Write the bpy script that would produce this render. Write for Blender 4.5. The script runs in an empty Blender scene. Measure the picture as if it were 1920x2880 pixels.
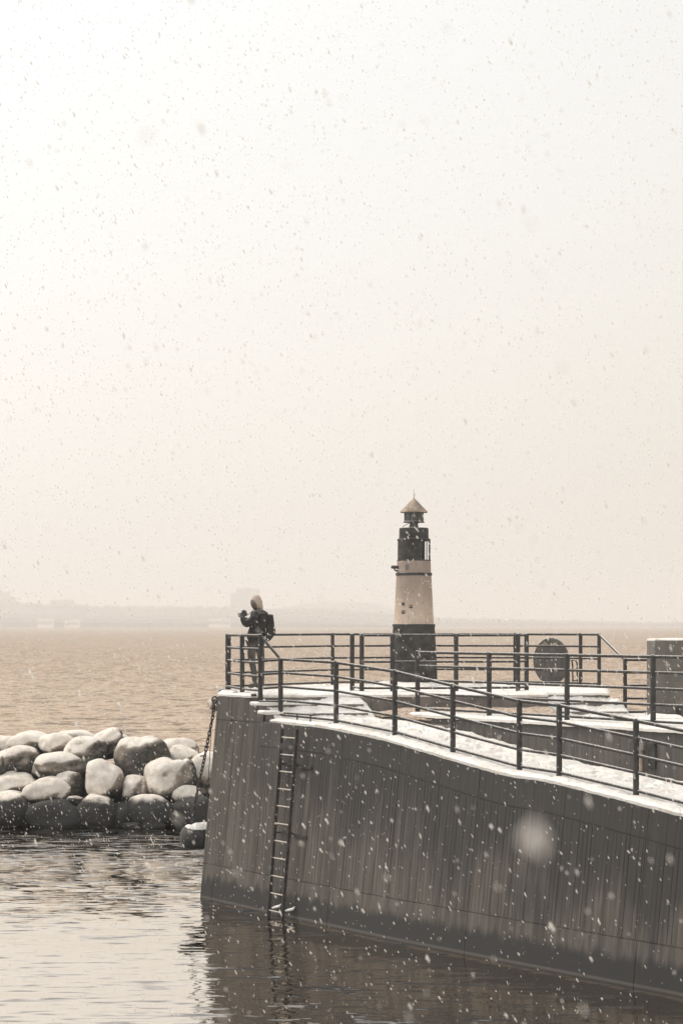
import bpy, bmesh, math, random
import numpy as np
from mathutils import Vector, noise, Matrix
from mathutils.geometry import delaunay_2d_cdt
R = math.radians
random.seed(7)
C = bpy.context.scene.collection
sc = bpy.context.scene

# ------------------------------------------------------------------ camera, sky, sun, exposure
EYE = 5.25
FPX, W0, H0, HOR = 5000.0, 1920.0, 2880.0, 1757.0
cam_d = bpy.data.cameras.new('camera'); cam = bpy.data.objects.new('camera', cam_d); C.objects.link(cam)
cam.location = (0, 0, EYE); cam.rotation_euler = (R(90), 0, 0)
cam_d.sensor_fit = 'HORIZONTAL'; cam_d.sensor_width = 36.0
cam_d.lens = 36.0 * FPX / W0
cam_d.shift_y = (HOR - H0 / 2) / W0
cam_d.clip_start = 0.2; cam_d.clip_end = 30000
cam_d.dof.use_dof = True; cam_d.dof.focus_distance = 34.0; cam_d.dof.aperture_fstop = 3.2
sc.camera = cam

SUN_EL, SUN_AZ = 48.0, -62.0        # azimuth measured from the viewing direction (+Y), negative = left
w = bpy.data.worlds.new('World'); sc.world = w; w.use_nodes = True
nt = w.node_tree; nt.nodes.clear()
def N(t, kind, **kw):
    n = t.nodes.new(kind)
    for k, v in kw.items():
        if k in n.inputs: n.inputs[k].default_value = v
        else: setattr(n, k, v)
    return n
def ramp(t, stops, interp='LINEAR'):
    n = t.nodes.new('ShaderNodeValToRGB'); n.color_ramp.interpolation = interp
    e = n.color_ramp.elements
    while len(e) < len(stops): e.new(0.5)
    for el, (p, c) in zip(e, stops):
        el.position = p; el.color = (c[0], c[1], c[2], 1) if not isinstance(c, (int, float)) else (c, c, c, 1)
    return n
def math_n(t, op, a=None, b=None, c=None, clamp=False):
    n = t.nodes.new('ShaderNodeMath'); n.operation = op; n.use_clamp = clamp
    for i, v in enumerate((a, b, c)):
        if v is None: continue
        if isinstance(v, (int, float)): n.inputs[i].default_value = v
        else: t.links.new(v, n.inputs[i])
    return n.outputs[0]
tc = N(nt, 'ShaderNodeTexCoord')
sky = N(nt, 'ShaderNodeTexSky', sky_type='NISHITA', sun_disc=False)
sky.sun_elevation = R(SUN_EL); sky.sun_rotation = R(SUN_AZ)
sky.air_density = 2.0; sky.dust_density = 6.0
bg_sky = N(nt, 'ShaderNodeBackground', Strength=0.03); nt.links.new(sky.outputs[0], bg_sky.inputs['Color'])
# snow cloud: brighter up and to the left, where the sun stands behind it
dot = nt.nodes.new('ShaderNodeVectorMath'); dot.operation = 'DOT_PRODUCT'
nt.links.new(tc.outputs['Generated'], dot.inputs[0]); dot.inputs[1].default_value = (-0.95, 0.0, 0.95)
cn = N(nt, 'ShaderNodeTexNoise', Scale=3.0, Detail=3.0); nt.links.new(tc.outputs['Generated'], cn.inputs['Vector'])
cnoff = math_n(nt, 'MULTIPLY_ADD', cn.outputs['Fac'], 0.16, -0.08)
pos = math_n(nt, 'ADD', dot.outputs['Value'], cnoff)
pos = math_n(nt, 'MULTIPLY_ADD', pos, 1.0, 0.3, clamp=True)
cr = ramp(nt, [(0.05, (.715, .665, .60)), (0.25, (.78, .745, .70)), (0.42, (.835, .812, .785)), (0.6, (.88, .868, .855)), (0.8, (.93, .925, .92)), (1.0, (.975, .975, .97))])
nt.links.new(pos, cr.inputs[0])
bg_cl = N(nt, 'ShaderNodeBackground', Strength=1.0); nt.links.new(cr.outputs[0], bg_cl.inputs['Color'])
addw = N(nt, 'ShaderNodeAddShader'); nt.links.new(bg_sky.outputs[0], addw.inputs[0]); nt.links.new(bg_cl.outputs[0], addw.inputs[1])
wo = N(nt, 'ShaderNodeOutputWorld'); nt.links.new(addw.outputs[0], wo.inputs['Surface'])

sun_d = bpy.data.lights.new('sun', 'SUN'); sun = bpy.data.objects.new('sun', sun_d); C.objects.link(sun)
sun_d.energy = 2.1; sun_d.angle = R(22); sun_d.color = (1, .93, .84)
sdir = Vector((math.sin(R(SUN_AZ)) * math.cos(R(SUN_EL)), math.cos(R(SUN_AZ)) * math.cos(R(SUN_EL)), math.sin(R(SUN_EL))))
sun.rotation_euler = sdir.to_track_quat('Z', 'Y').to_euler(); sun.location = (0, 0, 60)

sc.view_settings.view_transform = 'Standard'; sc.view_settings.look = 'None'
sc.view_settings.exposure = 0.0; sc.view_settings.gamma = 1.0; sc.view_settings.use_curve_mapping = False
sc.render.engine = 'CYCLES'
sc.cycles.use_denoising = True
sc.cycles.max_bounces = 6; sc.cycles.diffuse_bounces = 3; sc.cycles.glossy_bounces = 3
sc.cycles.volume_bounces = 1; sc.cycles.transparent_max_bounces = 8
sc.cycles.sample_clamp_indirect = 6

# ------------------------------------------------------------------ helpers
def at(px, py, Y):                       # a photo pixel at a known distance
    return Vector(((px - 960) / FPX * Y, Y, EYE - (py - HOR) / FPX * Y))
def tag(o, label=None, cat=None, group=None, kind=None):
    if label: o['label'] = label
    if cat: o['category'] = cat
    if group: o['group'] = group
    if kind: o['kind'] = kind
    return o
def empty(name, loc, label, cat, group=None, rz=0):
    o = bpy.data.objects.new(name, None); C.objects.link(o); o.location = loc; o.rotation_euler.z = rz
    o.empty_display_size = .2
    return tag(o, label, cat, group)
class MB:
    def __init__(s): s.v = []; s.f = []; s.uv = None; s.sm = []
    def add(s, vs, fs, smooth=True):
        b = len(s.v); s.v += [Vector(v) for v in vs]; s.f += [tuple(i + b for i in f) for f in fs]; s.sm += [smooth] * len(fs)
        return s
    def box(s, c, size, rz=0, M=None, bev=0.0):
        bm = bmesh.new(); bmesh.ops.create_cube(bm, size=1)
        for v in bm.verts: v.co = Vector((v.co.x * size[0], v.co.y * size[1], v.co.z * size[2]))
        if bev > 0: bmesh.ops.bevel(bm, geom=bm.edges[:], offset=bev, segments=2, affect='EDGES', profile=.6)
        T = Matrix.Translation(c) @ (M.to_4x4() if M else Matrix.Rotation(rz, 4, 'Z'))
        bm.verts.index_update()
        s.add([T @ v.co for v in bm.verts], [[v.index for v in f.verts] for f in bm.faces], False); bm.free(); return s
    def tube(s, pts, r, n=10, cap=True, closed=False):
        pts = [Vector(p) for p in pts]; m = len(pts); rs = r if isinstance(r, (list, tuple)) else [r] * m
        vs = []; prev = None
        for i, p in enumerate(pts):
            if closed: d = pts[(i + 1) % m] - pts[i - 1]
            else: d = pts[min(i + 1, m - 1)] - pts[max(i - 1, 0)]
            d.normalize()
            if prev is None:
                a = Vector((0, 0, 1)) if abs(d.z) < .9 else Vector((1, 0, 0))
                u = d.cross(a).normalized()
            else: u = (prev - d * prev.dot(d)).normalized()
            prev = u; vv = d.cross(u)
            for k in range(n):
                t = 2 * math.pi * k / n; vs.append(p + (u * math.cos(t) + vv * math.sin(t)) * rs[i])
        fs = []
        for i in range(m if closed else m - 1):
            for k in range(n):
                j = (i + 1) % m
                fs.append((i * n + k, i * n + (k + 1) % n, j * n + (k + 1) % n, j * n + k))
        if cap and not closed:
            fs.append(tuple(range(n - 1, -1, -1))); fs.append(tuple((m - 1) * n + k for k in range(n)))
        return s.add(vs, fs)
    def lathe(s, prof, c=(0, 0, 0), n=40):
        c = Vector(c); vs = []; fs = []
        for r, z in prof:
            for k in range(n):
                t = 2 * math.pi * k / n; vs.append(c + Vector((r * math.cos(t), r * math.sin(t), z)))
        for i in range(len(prof) - 1):
            for k in range(n):
                fs.append((i * n + k, i * n + (k + 1) % n, (i + 1) * n + (k + 1) % n, (i + 1) * n + k))
        if prof[0][0] > 1e-5: fs.append(tuple(range(n - 1, -1, -1)))
        if prof[-1][0] > 1e-5: fs.append(tuple((len(prof) - 1) * n + k for k in range(n)))
        return s.add(vs, fs)
    def prism(s, poly, z0, z1, smooth=False):
        n = len(poly); vs = [Vector((p[0], p[1], z0)) for p in poly] + [Vector((p[0], p[1], z1)) for p in poly]
        fs = [tuple(range(n - 1, -1, -1)), tuple(range(n, 2 * n))] + [(i, (i + 1) % n, n + (i + 1) % n, n + i) for i in range(n)]
        return s.add(vs, fs, smooth)
    def build(s, name, mat, parent=None, origin=None, autosm=True):
        me = bpy.data.meshes.new(name)
        o0 = Vector(origin) if origin is not None else Vector((0, 0, 0))
        if parent is not None and origin is None: o0 = parent.matrix_basis.translation if not parent.parent else parent.parent.matrix_basis.translation + parent.location
        me.from_pydata([tuple(v - o0) for v in s.v], [], s.f)
        me.polygons.foreach_set('use_smooth', s.sm); me.update()
        if s.uv is not None:
            l = me.uv_layers.new(name='UVMap')
            for lp in me.loops: l.data[lp.index].uv = s.uv[lp.vertex_index]
        if mat: me.materials.append(mat)
        o = bpy.data.objects.new(name, me); C.objects.link(o)
        if parent is not None:
            o.parent = parent
            if origin is not None: o.location = Vector(origin) - parent.location
        else: o.location = o0
        if autosm and any(s.sm):
            try: me.set_sharp_from_angle(angle=R(40))
            except Exception: pass
        return o

def newmat(name):
    m = bpy.data.materials.new(name); m.use_nodes = True; t = m.node_tree
    b = t.nodes['Principled BSDF']; return m, t, b
def L(t, a, b): t.links.new(a, b)
def noise_n(t, vec, scale, detail=4, rough=.55, dims=None):
    n = N(t, 'ShaderNodeTexNoise', Scale=scale, Detail=detail, Roughness=rough)
    if vec is not None: L(t, vec, n.inputs['Vector'])
    return n.outputs['Fac']
def mapping(t, vec, scale):
    m = t.nodes.new('ShaderNodeMapping'); m.inputs['Scale'].default_value = scale; L(t, vec, m.inputs['Vector']); return m.outputs[0]
def bump(t, b, h, strength=.3, dist=.02):
    n = N(t, 'ShaderNodeBump', Strength=strength, Distance=dist); L(t, h, n.inputs['Height']); L(t, n.outputs[0], b.inputs['Normal']); return n
def mixc(t, fac, a, b):
    m = t.nodes.new('ShaderNodeMix'); m.data_type = 'RGBA'
    if isinstance(fac, (int, float)): m.inputs[0].default_value = fac
    else: L(t, fac, m.inputs[0])
    for v, i in ((a, 6), (b, 7)):
        if isinstance(v, tuple): m.inputs[i].default_value = (*v, 1)
        else: L(t, v, m.inputs[i])
    return m.outputs[2]
def smooth_map(t, v, a, b, lo=0.0, hi=1.0):
    m = t.nodes.new('ShaderNodeMapRange'); m.interpolation_type = 'SMOOTHSTEP'
    L(t, v, m.inputs[0]); m.inputs[1].default_value = a; m.inputs[2].default_value = b; m.inputs[3].default_value = lo; m.inputs[4].default_value = hi
    return m.outputs[0]
def geo_pos(t): return t.nodes.new('ShaderNodeNewGeometry')

def simple(name, col, rough=.6, var=.25, vscale=6, bs=.15, metallic=0.0, dust=0.0, spec=.4):
    m, t, b = newmat(name); g = geo_pos(t)
    f = noise_n(t, g.outputs['Position'], vscale, 5)
    f2 = smooth_map(t, f, .3, .7)
    dark = tuple(c * (1 - var) for c in col); lite = tuple(min(1, c * (1 + var)) for c in col)
    c = mixc(t, f2, dark, lite)
    if dust > 0:          # powder snow caught on upward faces
        sep = t.nodes.new('ShaderNodeSeparateXYZ'); L(t, g.outputs['Normal'], sep.inputs[0])
        n2 = noise_n(t, g.outputs['Position'], 22, 4)
        a = math_n(t, 'MULTIPLY_ADD', n2, .9, -.45); a = math_n(t, 'ADD', sep.outputs['Z'], a)
        a = smooth_map(t, a, .45, .95, 0, dust)
        c = mixc(t, a, c, SNOWC)
    L(t, c, b.inputs['Base Color']); b.inputs['Roughness'].default_value = rough; b.inputs['Metallic'].default_value = metallic
    b.inputs['Specular IOR Level'].default_value = spec
    if bs: bump(t, b, noise_n(t, g.outputs['Position'], vscale * 8, 3), bs, .01)
    return m
SNOWC = (.90, .87, .82)

def snow_mat(name, dirt=0.0):
    m, t, b = newmat(name); g = geo_pos(t)
    n1 = noise_n(t, g.outputs['Position'], 2.2, 5); n2 = noise_n(t, g.outputs['Position'], 14, 6, .65)
    col = mixc(t, smooth_map(t, n1, .35, .7), (.93, .905, .865), (.89, .85, .79))
    f = math_n(t, 'MULTIPLY', smooth_map(t, math_n(t, 'ADD', math_n(t, 'MULTIPLY', n1, .5), math_n(t, 'MULTIPLY', n2, .6)), .54, .70), .42 + dirt)
    col = mixc(t, f, col, (.55, .46, .37))
    L(t, col, b.inputs['Base Color']); b.inputs['Roughness'].default_value = .85
    b.inputs['Specular IOR Level'].default_value = .15
    h = math_n(t, 'ADD', n2, math_n(t, 'MULTIPLY', noise_n(t, g.outputs['Position'], 60, 3), .3))
    bump(t, b, h, .8, .05)
    return m
M = {}
M['snow'] = snow_mat('snow'); M['slush'] = snow_mat('thin_snow', .5)
M['steel'] = simple('dark_painted_steel', (.056, .053, .051), .65, .25, 9, .1, dust=.55, spec=.2)
M['black'] = simple('black_paint', (.056, .053, .051), .7, .35, 5, .3, dust=.25, spec=.15)
M['rubber'] = simple('black_rubber', (.055, .054, .053), .7, .3, 8, .3)
M['concrete'] = simple('old_concrete', (.17, .155, .14), .85, .35, 3.0, .4)
M['chain'] = simple('rusty_chain', (.058, .053, .048), .6, .4, 20, .3)
M['galv'] = simple('galvanised_rung', (.55, .50, .44), .4, .2, 20, .1, metallic=.3)
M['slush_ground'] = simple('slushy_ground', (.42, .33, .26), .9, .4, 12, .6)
M['block'] = simple('block_concrete', (.125, .115, .104), .85, .25, 2.5, .35)
M['glass'] = simple('dark_lantern_glass', (.06, .058, .056), .2, .2, 8, 0, spec=.6)

def boulder_mat():
    m, t, b = newmat('boulder_rock_and_snow'); g = geo_pos(t); P = g.outputs['Position']
    sep = t.nodes.new('ShaderNodeSeparateXYZ'); L(t, P, sep.inputs[0])
    dt = t.nodes.new('ShaderNodeVectorMath'); dt.operation = 'DOT_PRODUCT'; L(t, g.outputs['Normal'], dt.inputs[0]); dt.inputs[1].default_value = (-.42, -.22, .88)
    nz = noise_n(t, P, 2.6, 5); nf = noise_n(t, P, 26, 4)
    v = math_n(t, 'MULTIPLY_ADD', nz, .7, -.35); v = math_n(t, 'ADD', dt.outputs['Value'], v)
    v = math_n(t, 'ADD', v, math_n(t, 'MULTIPLY_ADD', nf, .22, -.11))
    at_ = t.nodes.new('ShaderNodeAttribute'); at_.attribute_type = 'OBJECT'; at_.attribute_name = 'snow_line'
    v = math_n(t, 'SUBTRACT', v, at_.outputs['Fac'])
    s = smooth_map(t, v, -.10, .14)
    zz = math_n(t, 'ADD', sep.outputs['Z'], math_n(t, 'MULTIPLY_ADD', nz, .35, -.17))
    dry = smooth_map(t, zz, .66, .82)
    s = math_n(t, 'MULTIPLY', s, dry)
    rock = mixc(t, smooth_map(t, noise_n(t, P, 9, 6, .6), .3, .7), (.040, .039, .037), (.11, .098, .086))
    rock = mixc(t, smooth_map(t, zz, .5, 1.1), (.048, .047, .046), rock)
    dust = mixc(t, math_n(t, 'MULTIPLY', smooth_map(t, v, -.5, .0), math_n(t, 'MULTIPLY', dry, .45)), rock, (.55, .46, .38))
    c = mixc(t, s, dust, mixc(t, smooth_map(t, noise_n(t, P, 5, 5, .6), .3, .7), (.64, .57, .49), (.82, .765, .695)))
    L(t, c, b.inputs['Base Color']); b.inputs['Roughness'].default_value = .85; b.inputs['Specular IOR Level'].default_value = .2
    bump(t, b, math_n(t, 'ADD', nf, math_n(t, 'MULTIPLY', s, .5)), .5, .03)
    return m
M['boulder'] = boulder_mat()

def wall_mat():
    m, t, b = newmat('ribbed_concrete'); uv = t.nodes.new('ShaderNodeUVMap'); g = geo_pos(t)
    su = t.nodes.new('ShaderNodeSeparateXYZ'); L(t, uv.outputs[0], su.inputs[0]); sp = t.nodes.new('ShaderNodeSeparateXYZ'); L(t, g.outputs['Position'], sp.inputs[0])
    u, v, z = su.outputs[0], su.outputs[1], sp.outputs['Z']     # u metres along, v metres below the top edge
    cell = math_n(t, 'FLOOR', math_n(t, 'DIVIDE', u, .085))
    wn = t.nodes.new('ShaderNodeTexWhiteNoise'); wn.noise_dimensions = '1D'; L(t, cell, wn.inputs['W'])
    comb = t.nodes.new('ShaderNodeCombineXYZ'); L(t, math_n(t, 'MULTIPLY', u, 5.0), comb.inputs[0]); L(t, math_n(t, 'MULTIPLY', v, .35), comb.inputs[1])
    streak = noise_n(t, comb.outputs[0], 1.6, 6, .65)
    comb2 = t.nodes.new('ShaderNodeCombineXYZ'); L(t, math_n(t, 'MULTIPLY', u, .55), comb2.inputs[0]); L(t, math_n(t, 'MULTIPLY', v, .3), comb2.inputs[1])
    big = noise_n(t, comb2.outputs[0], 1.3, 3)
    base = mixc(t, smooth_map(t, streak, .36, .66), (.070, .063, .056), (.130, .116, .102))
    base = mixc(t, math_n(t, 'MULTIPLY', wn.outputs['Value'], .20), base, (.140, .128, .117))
    # damp running down from the coping
    dv = math_n(t, 'SUBTRACT', v, math_n(t, 'MULTIPLY_ADD', big, 4.6, -1.15))
    dv = math_n(t, 'ADD', dv, math_n(t, 'MULTIPLY_ADD', streak, 1.2, -.6))
    rt = smooth_map(t, u, 1.2, 3.6, .25, 1.0)
    damp = math_n(t, 'MULTIPLY', smooth_map(t, dv, -.3, .9, 1.0, 0.0), rt)
    base = mixc(t, math_n(t, 'MULTIPLY', damp, .85), base, (.046, .044, .043))
    # tide mark
    zn = math_n(t, 'ADD', z, math_n(t, 'MULTIPLY_ADD', noise_n(t, comb.outputs[0], 1.1, 6), .50, -.27))
    tide = smooth_map(t, zn, .30, .48, 1.0, 0.0)
    base = mixc(t, tide, base, (.043, .042, .041))
    lime = math_n(t, 'MULTIPLY', smooth_map(t, z, .0, .04), smooth_map(t, z, .045, .075, 1.0, 0.0))
    base = mixc(t, math_n(t, 'MULTIPLY', lime, .22), base, (.30, .26, .22))
    L(t, base, b.inputs['Base Color']); b.inputs['Roughness'].default_value = .8; b.inputs['Specular IOR Level'].default_value = .25
    bump(t, b, noise_n(t, g.outputs['Position'], 35, 5), .35, .01)
    return m
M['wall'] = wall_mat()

def water_mat(name, tint, body, waves, sparse, rough, gain, calm=None):
    """waves: (x freq, y freq, slope); sparse: (x freq, y freq, threshold, slope) - steep wavelets far apart"""
    m, t, b = newmat(name); g = geo_pos(t); P = g.outputs['Position']
    acc = None
    def slope(sx, sy, det):
        n = N(t, 'ShaderNodeTexNoise', Scale=1.0, Detail=det, Roughness=.5); L(t, mapping(t, P, (sx, sy, 1)), n.inputs['Vector'])
        v = t.nodes.new('ShaderNodeVectorMath'); v.operation = 'SUBTRACT'; L(t, n.outputs['Color'], v.inputs[0]); v.inputs[1].default_value = (.5, .5, .5); return v.outputs[0]
    def vm(op, a, b_):
        v = t.nodes.new('ShaderNodeVectorMath'); v.operation = op
        for i, q in enumerate((a, b_)):
            if isinstance(q, tuple): v.inputs[i].default_value = q
            else: L(t, q, v.inputs[i])
        return v.outputs[0]
    for (sx, sy, amp, det) in waves:
        q = vm('MULTIPLY', slope(sx, sy, det), (amp * (.5 if sx < sy * .7 else 1), amp, 0)); acc = q if acc is None else vm('ADD', acc, q)
    if calm:
        sp = t.nodes.new('ShaderNodeSeparateXYZ'); L(t, P, sp.inputs[0])
        nz = noise_n(t, mapping(t, P, (.35, .5, 1)), 1.0, 2)
        yy = math_n(t, 'ADD', sp.outputs['Y'], math_n(t, 'MULTIPLY_ADD', nz, 14.0, -7.0))
        k = smooth_map(t, yy, calm[0], calm[1], calm[2], 1.0)
    for (sx, sy, th, amp) in sparse:
        v = slope(sx, sy, 2); se = t.nodes.new('ShaderNodeSeparateXYZ'); L(t, v, se.inputs[0])
        y = math_n(t, 'MULTIPLY', math_n(t, 'MAXIMUM', math_n(t, 'SUBTRACT', math_n(t, 'MULTIPLY', se.outputs['Y'], -1), th), 0), -amp)
        x = math_n(t, 'MULTIPLY', se.outputs['X'], amp * .12)
        if calm: y = math_n(t, 'MULTIPLY', y, k); x = math_n(t, 'MULTIPLY', x, k)
        cb = t.nodes.new('ShaderNodeCombineXYZ'); L(t, x, cb.inputs[0]); L(t, y, cb.inputs[1]); acc = vm('ADD', acc, cb.outputs[0])
    nn = t.nodes.new('ShaderNodeVectorMath'); nn.operation = 'NORMALIZE'; L(t, vm('ADD', acc, (0.0, 0.0, 1.0)), nn.inputs[0]); nrm = nn.outputs[0]
    gl = N(t, 'ShaderNodeBsdfGlossy', Roughness=rough); gl.inputs['Color'].default_value = (*tint, 1); L(t, nrm, gl.inputs['Normal'])
    df = N(t, 'ShaderNodeBsdfDiffuse'); df.inputs['Color'].default_value = (*body, 1)
    fr = N(t, 'ShaderNodeFresnel', IOR=1.333); L(t, nrm, fr.inputs['Normal'])
    f = math_n(t, 'MULTIPLY_ADD', fr.outputs[0], gain[0], gain[1], clamp=True)
    mx = t.nodes.new('ShaderNodeMixShader'); L(t, f, mx.inputs[0]); L(t, df.outputs[0], mx.inputs[1]); L(t, gl.outputs[0], mx.inputs[2])
    L(t, mx.outputs[0], t.nodes['Material Output'].inputs['Surface'])
    return m
M['harbour'] = water_mat('harbour_water', (.80, .735, .665), (.036, .042, .048), [(1.1, 3.6, .075, 2), (.28, 1.1, .075, 2), (3.0, 9.0, .05, 2)], [(1.7, 8.5, .065, 3.0), (.9, 4.2, .075, 2.6)], .02, (4.6, -.20), (28, 36, .32))
M['sea'] = water_mat('choppy_sea', (.83, .69, .565), (.18, .135, .10), [(1.1, .75, .5, 3), (.2, .2, .28, 2), (3.5, 2.6, .35, 2)], [(.9, 1.0, .03, 5.0), (2.0, 2.0, .04, 4.5)], .05, (1.95, -.13), (52, 300, .45))

# ------------------------------------------------------------------ plan of the pier
D_ = Vector((.62, -.785)).normalized(); NI = Vector((-D_.y, D_.x))            # along the front wall, and inward
TO = Vector((-1.784, 33.81))
def T2d(t): return TO + D_ * t                                                 # front edge of the wall top
def W2d(t, off=1.95): return T2d(t) + NI * off
def P2d(t, off=.3): return T2d(t) + NI * off
ZT = [(-5, 3.49), (.65, 3.49), (2.34, 3.46), (4.0, 3.33), (5.5, 3.12), (7.09, 2.905), (7.98, 2.885), (9.56, 2.71), (11.1, 2.53), (16, 2.0), (30, 1.2)]
def zr(t):
    for (a, za), (b_, zb) in zip(ZT, ZT[1:]):
        if t <= b_: return za + (zb - za) * (t - a) / (b_ - a)
    return ZT[-1][1]
def zrs(t): return sum(zr(t + d) for d in (-.3, -.15, 0, .15, .3)) / 5         # softened
ZD = 3.93; SN = .06
STEPT = [(.08, ZD - SN), (.31, 3.73), (.53, 3.57)]                              # platform and two treads
def wall_top(t):
    for tt, z in STEPT:
        if t < tt: return z
    return zrs(t) - SN
CT0, CT1 = -.99, 22.0
DIFF = [(-.99, -.31, -.53), (1.19, -.30, -.60), (4.71, -.31, -.61), (7.7, -.30, -.40), (10.75, -.26, -.16), (30, -.26, -.16)]
def batter(t):
    for a, b_ in zip(DIFF, DIFF[1:]):
        if t <= b_[0]:
            k = (t - a[0]) / (b_[0] - a[0]); return Vector((a[1] + (b_[1] - a[1]) * k, a[2] + (b_[2] - a[2]) * k))
def wall_pt(t, z, out=0.0):                                                    # a point on the wall face
    f = min(1, max(0, (t + .2) / 1.6)); zt = (ZD - SN) * (1 - f) + (zrs(t) - SN) * f; k = (zt - z) / zt
    p = T2d(t) + batter(t) * k - NI * out
    return Vector((p.x, p.y, z))
def t_for_px(px, z, out=0.0):
    lo, hi = CT0, 20
    for _ in range(50):
        m = (lo + hi) / 2; p = wall_pt(m, z, out)
        if 960 + p.x / p.y * FPX < px: lo = m
        else: hi = m
    return lo

# ------------------------------------------------------------------ quay wall
quay = empty('quay_wall', (T2d(0).x, T2d(0).y, 0), 'tall ribbed grey concrete quay wall with stained damp face rising from harbour water', 'wall')
def ribbed_face():
    mb = MB(); ts = []
    per, gw, gd = .085, .014, .011
    t = CT0
    nr = int((CT1 - CT0) / per)
    cols = [(CT0, 0)]
    for i in range(nr):
        a = CT0 + i * per; wob = random.uniform(-.007, .007); gd = random.choice((.002, .004, .006, .008))
        cols += [(a + per - gw + wob, 0), (a + per - gw * .7 + wob, gd), (a + per - gw * .25 + wob, gd), (a + per + wob, 0)]
    extra = []
    for s_ in (STEPT[0][0], STEPT[1][0], STEPT[2][0]): extra += [(s_ - .0006, 0), (s_ + .0006, 0)]
    vj = [-.61, 2.95, 6.5, 10.1, 13.7]
    for j in vj: extra += [(j - .006, 0), (j - .005, .008), (j + .005, .008), (j + .006, 0)]
    cols = [c for c in cols if all(abs(c[0] - j) > .02 for j in vj)] + extra
    cols.sort()
    uvs = []; vs = []; nrow = 0
    for (t, g) in cols:
        zt = wall_top(t); zr_ = zrs(t) - SN; isj = any(abs(t - j) <= .0061 for j in vj)
        zj = (zr_ if t > .5 else ZD - SN) - .47
        gg = g if isj else 0
        rows = [(-1.2, gg), (.66, gg), (.663, .014), (.676, .014), (.681, gg), (.70, g), (zj - .02, g), (zj - .003, gg), (zj, .012), (zj + .012, .012), (zj + .016, max(gg, g * .5)), (zt - .03, max(gg, g * .5)), (zt, .012 + gg)]
        nrow = len(rows)
        for z, d in rows:
            p = wall_pt(t, z, -d); vs.append(p); uvs.append((t - CT0 + .3, zt - z if z < zt - .001 else 0))
    fs = []
    for i in range(len(cols) - 1):
        for j in range(nrow - 1):
            a = i * nrow + j; fs.append((a, a + nrow, a + nrow + 1, a + 1))
    mb.add(vs, fs, False); mb.uv = uvs
    return mb
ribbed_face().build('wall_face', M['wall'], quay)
# body behind the face and the end face
mb = MB()
def strip(mb, pts_top, pts_bot, flip=False):
    n = len(pts_top); fs = [(i, i + 1, n + i + 1, n + i) for i in range(n - 1)]
    if flip: fs = [f[::-1] for f in fs]
    mb.add(list(pts_top) + list(pts_bot), fs, False)
end_plan = [T2d(CT0), Vector((-2.45, 36.6)), Vector((-.4, 39.4)), Vector((1.5, 40.0)), Vector((4.2, 39.7)), Vector((5.75, 38.7)), Vector((5.6, 35.95)), Vector((13, 35.95)), Vector((24, 30))]
tops = [Vector((p.x, p.y, ZD - SN)) for p in end_plan[:6]] + [Vector((p.x, p.y, 3.38)) for p in end_plan[6:]]
bots = [Vector((p.x - .25, p.y - .2, -1.2)) for p in end_plan]; bots[0] = wall_pt(CT0, -1.2)
strip(mb, tops, bots)
mb.uv = [(3 + i * 1.5, 4 - v.z) for i, v in enumerate(mb.v)]
mb.build('rear_face', M['wall'], quay)

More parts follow.
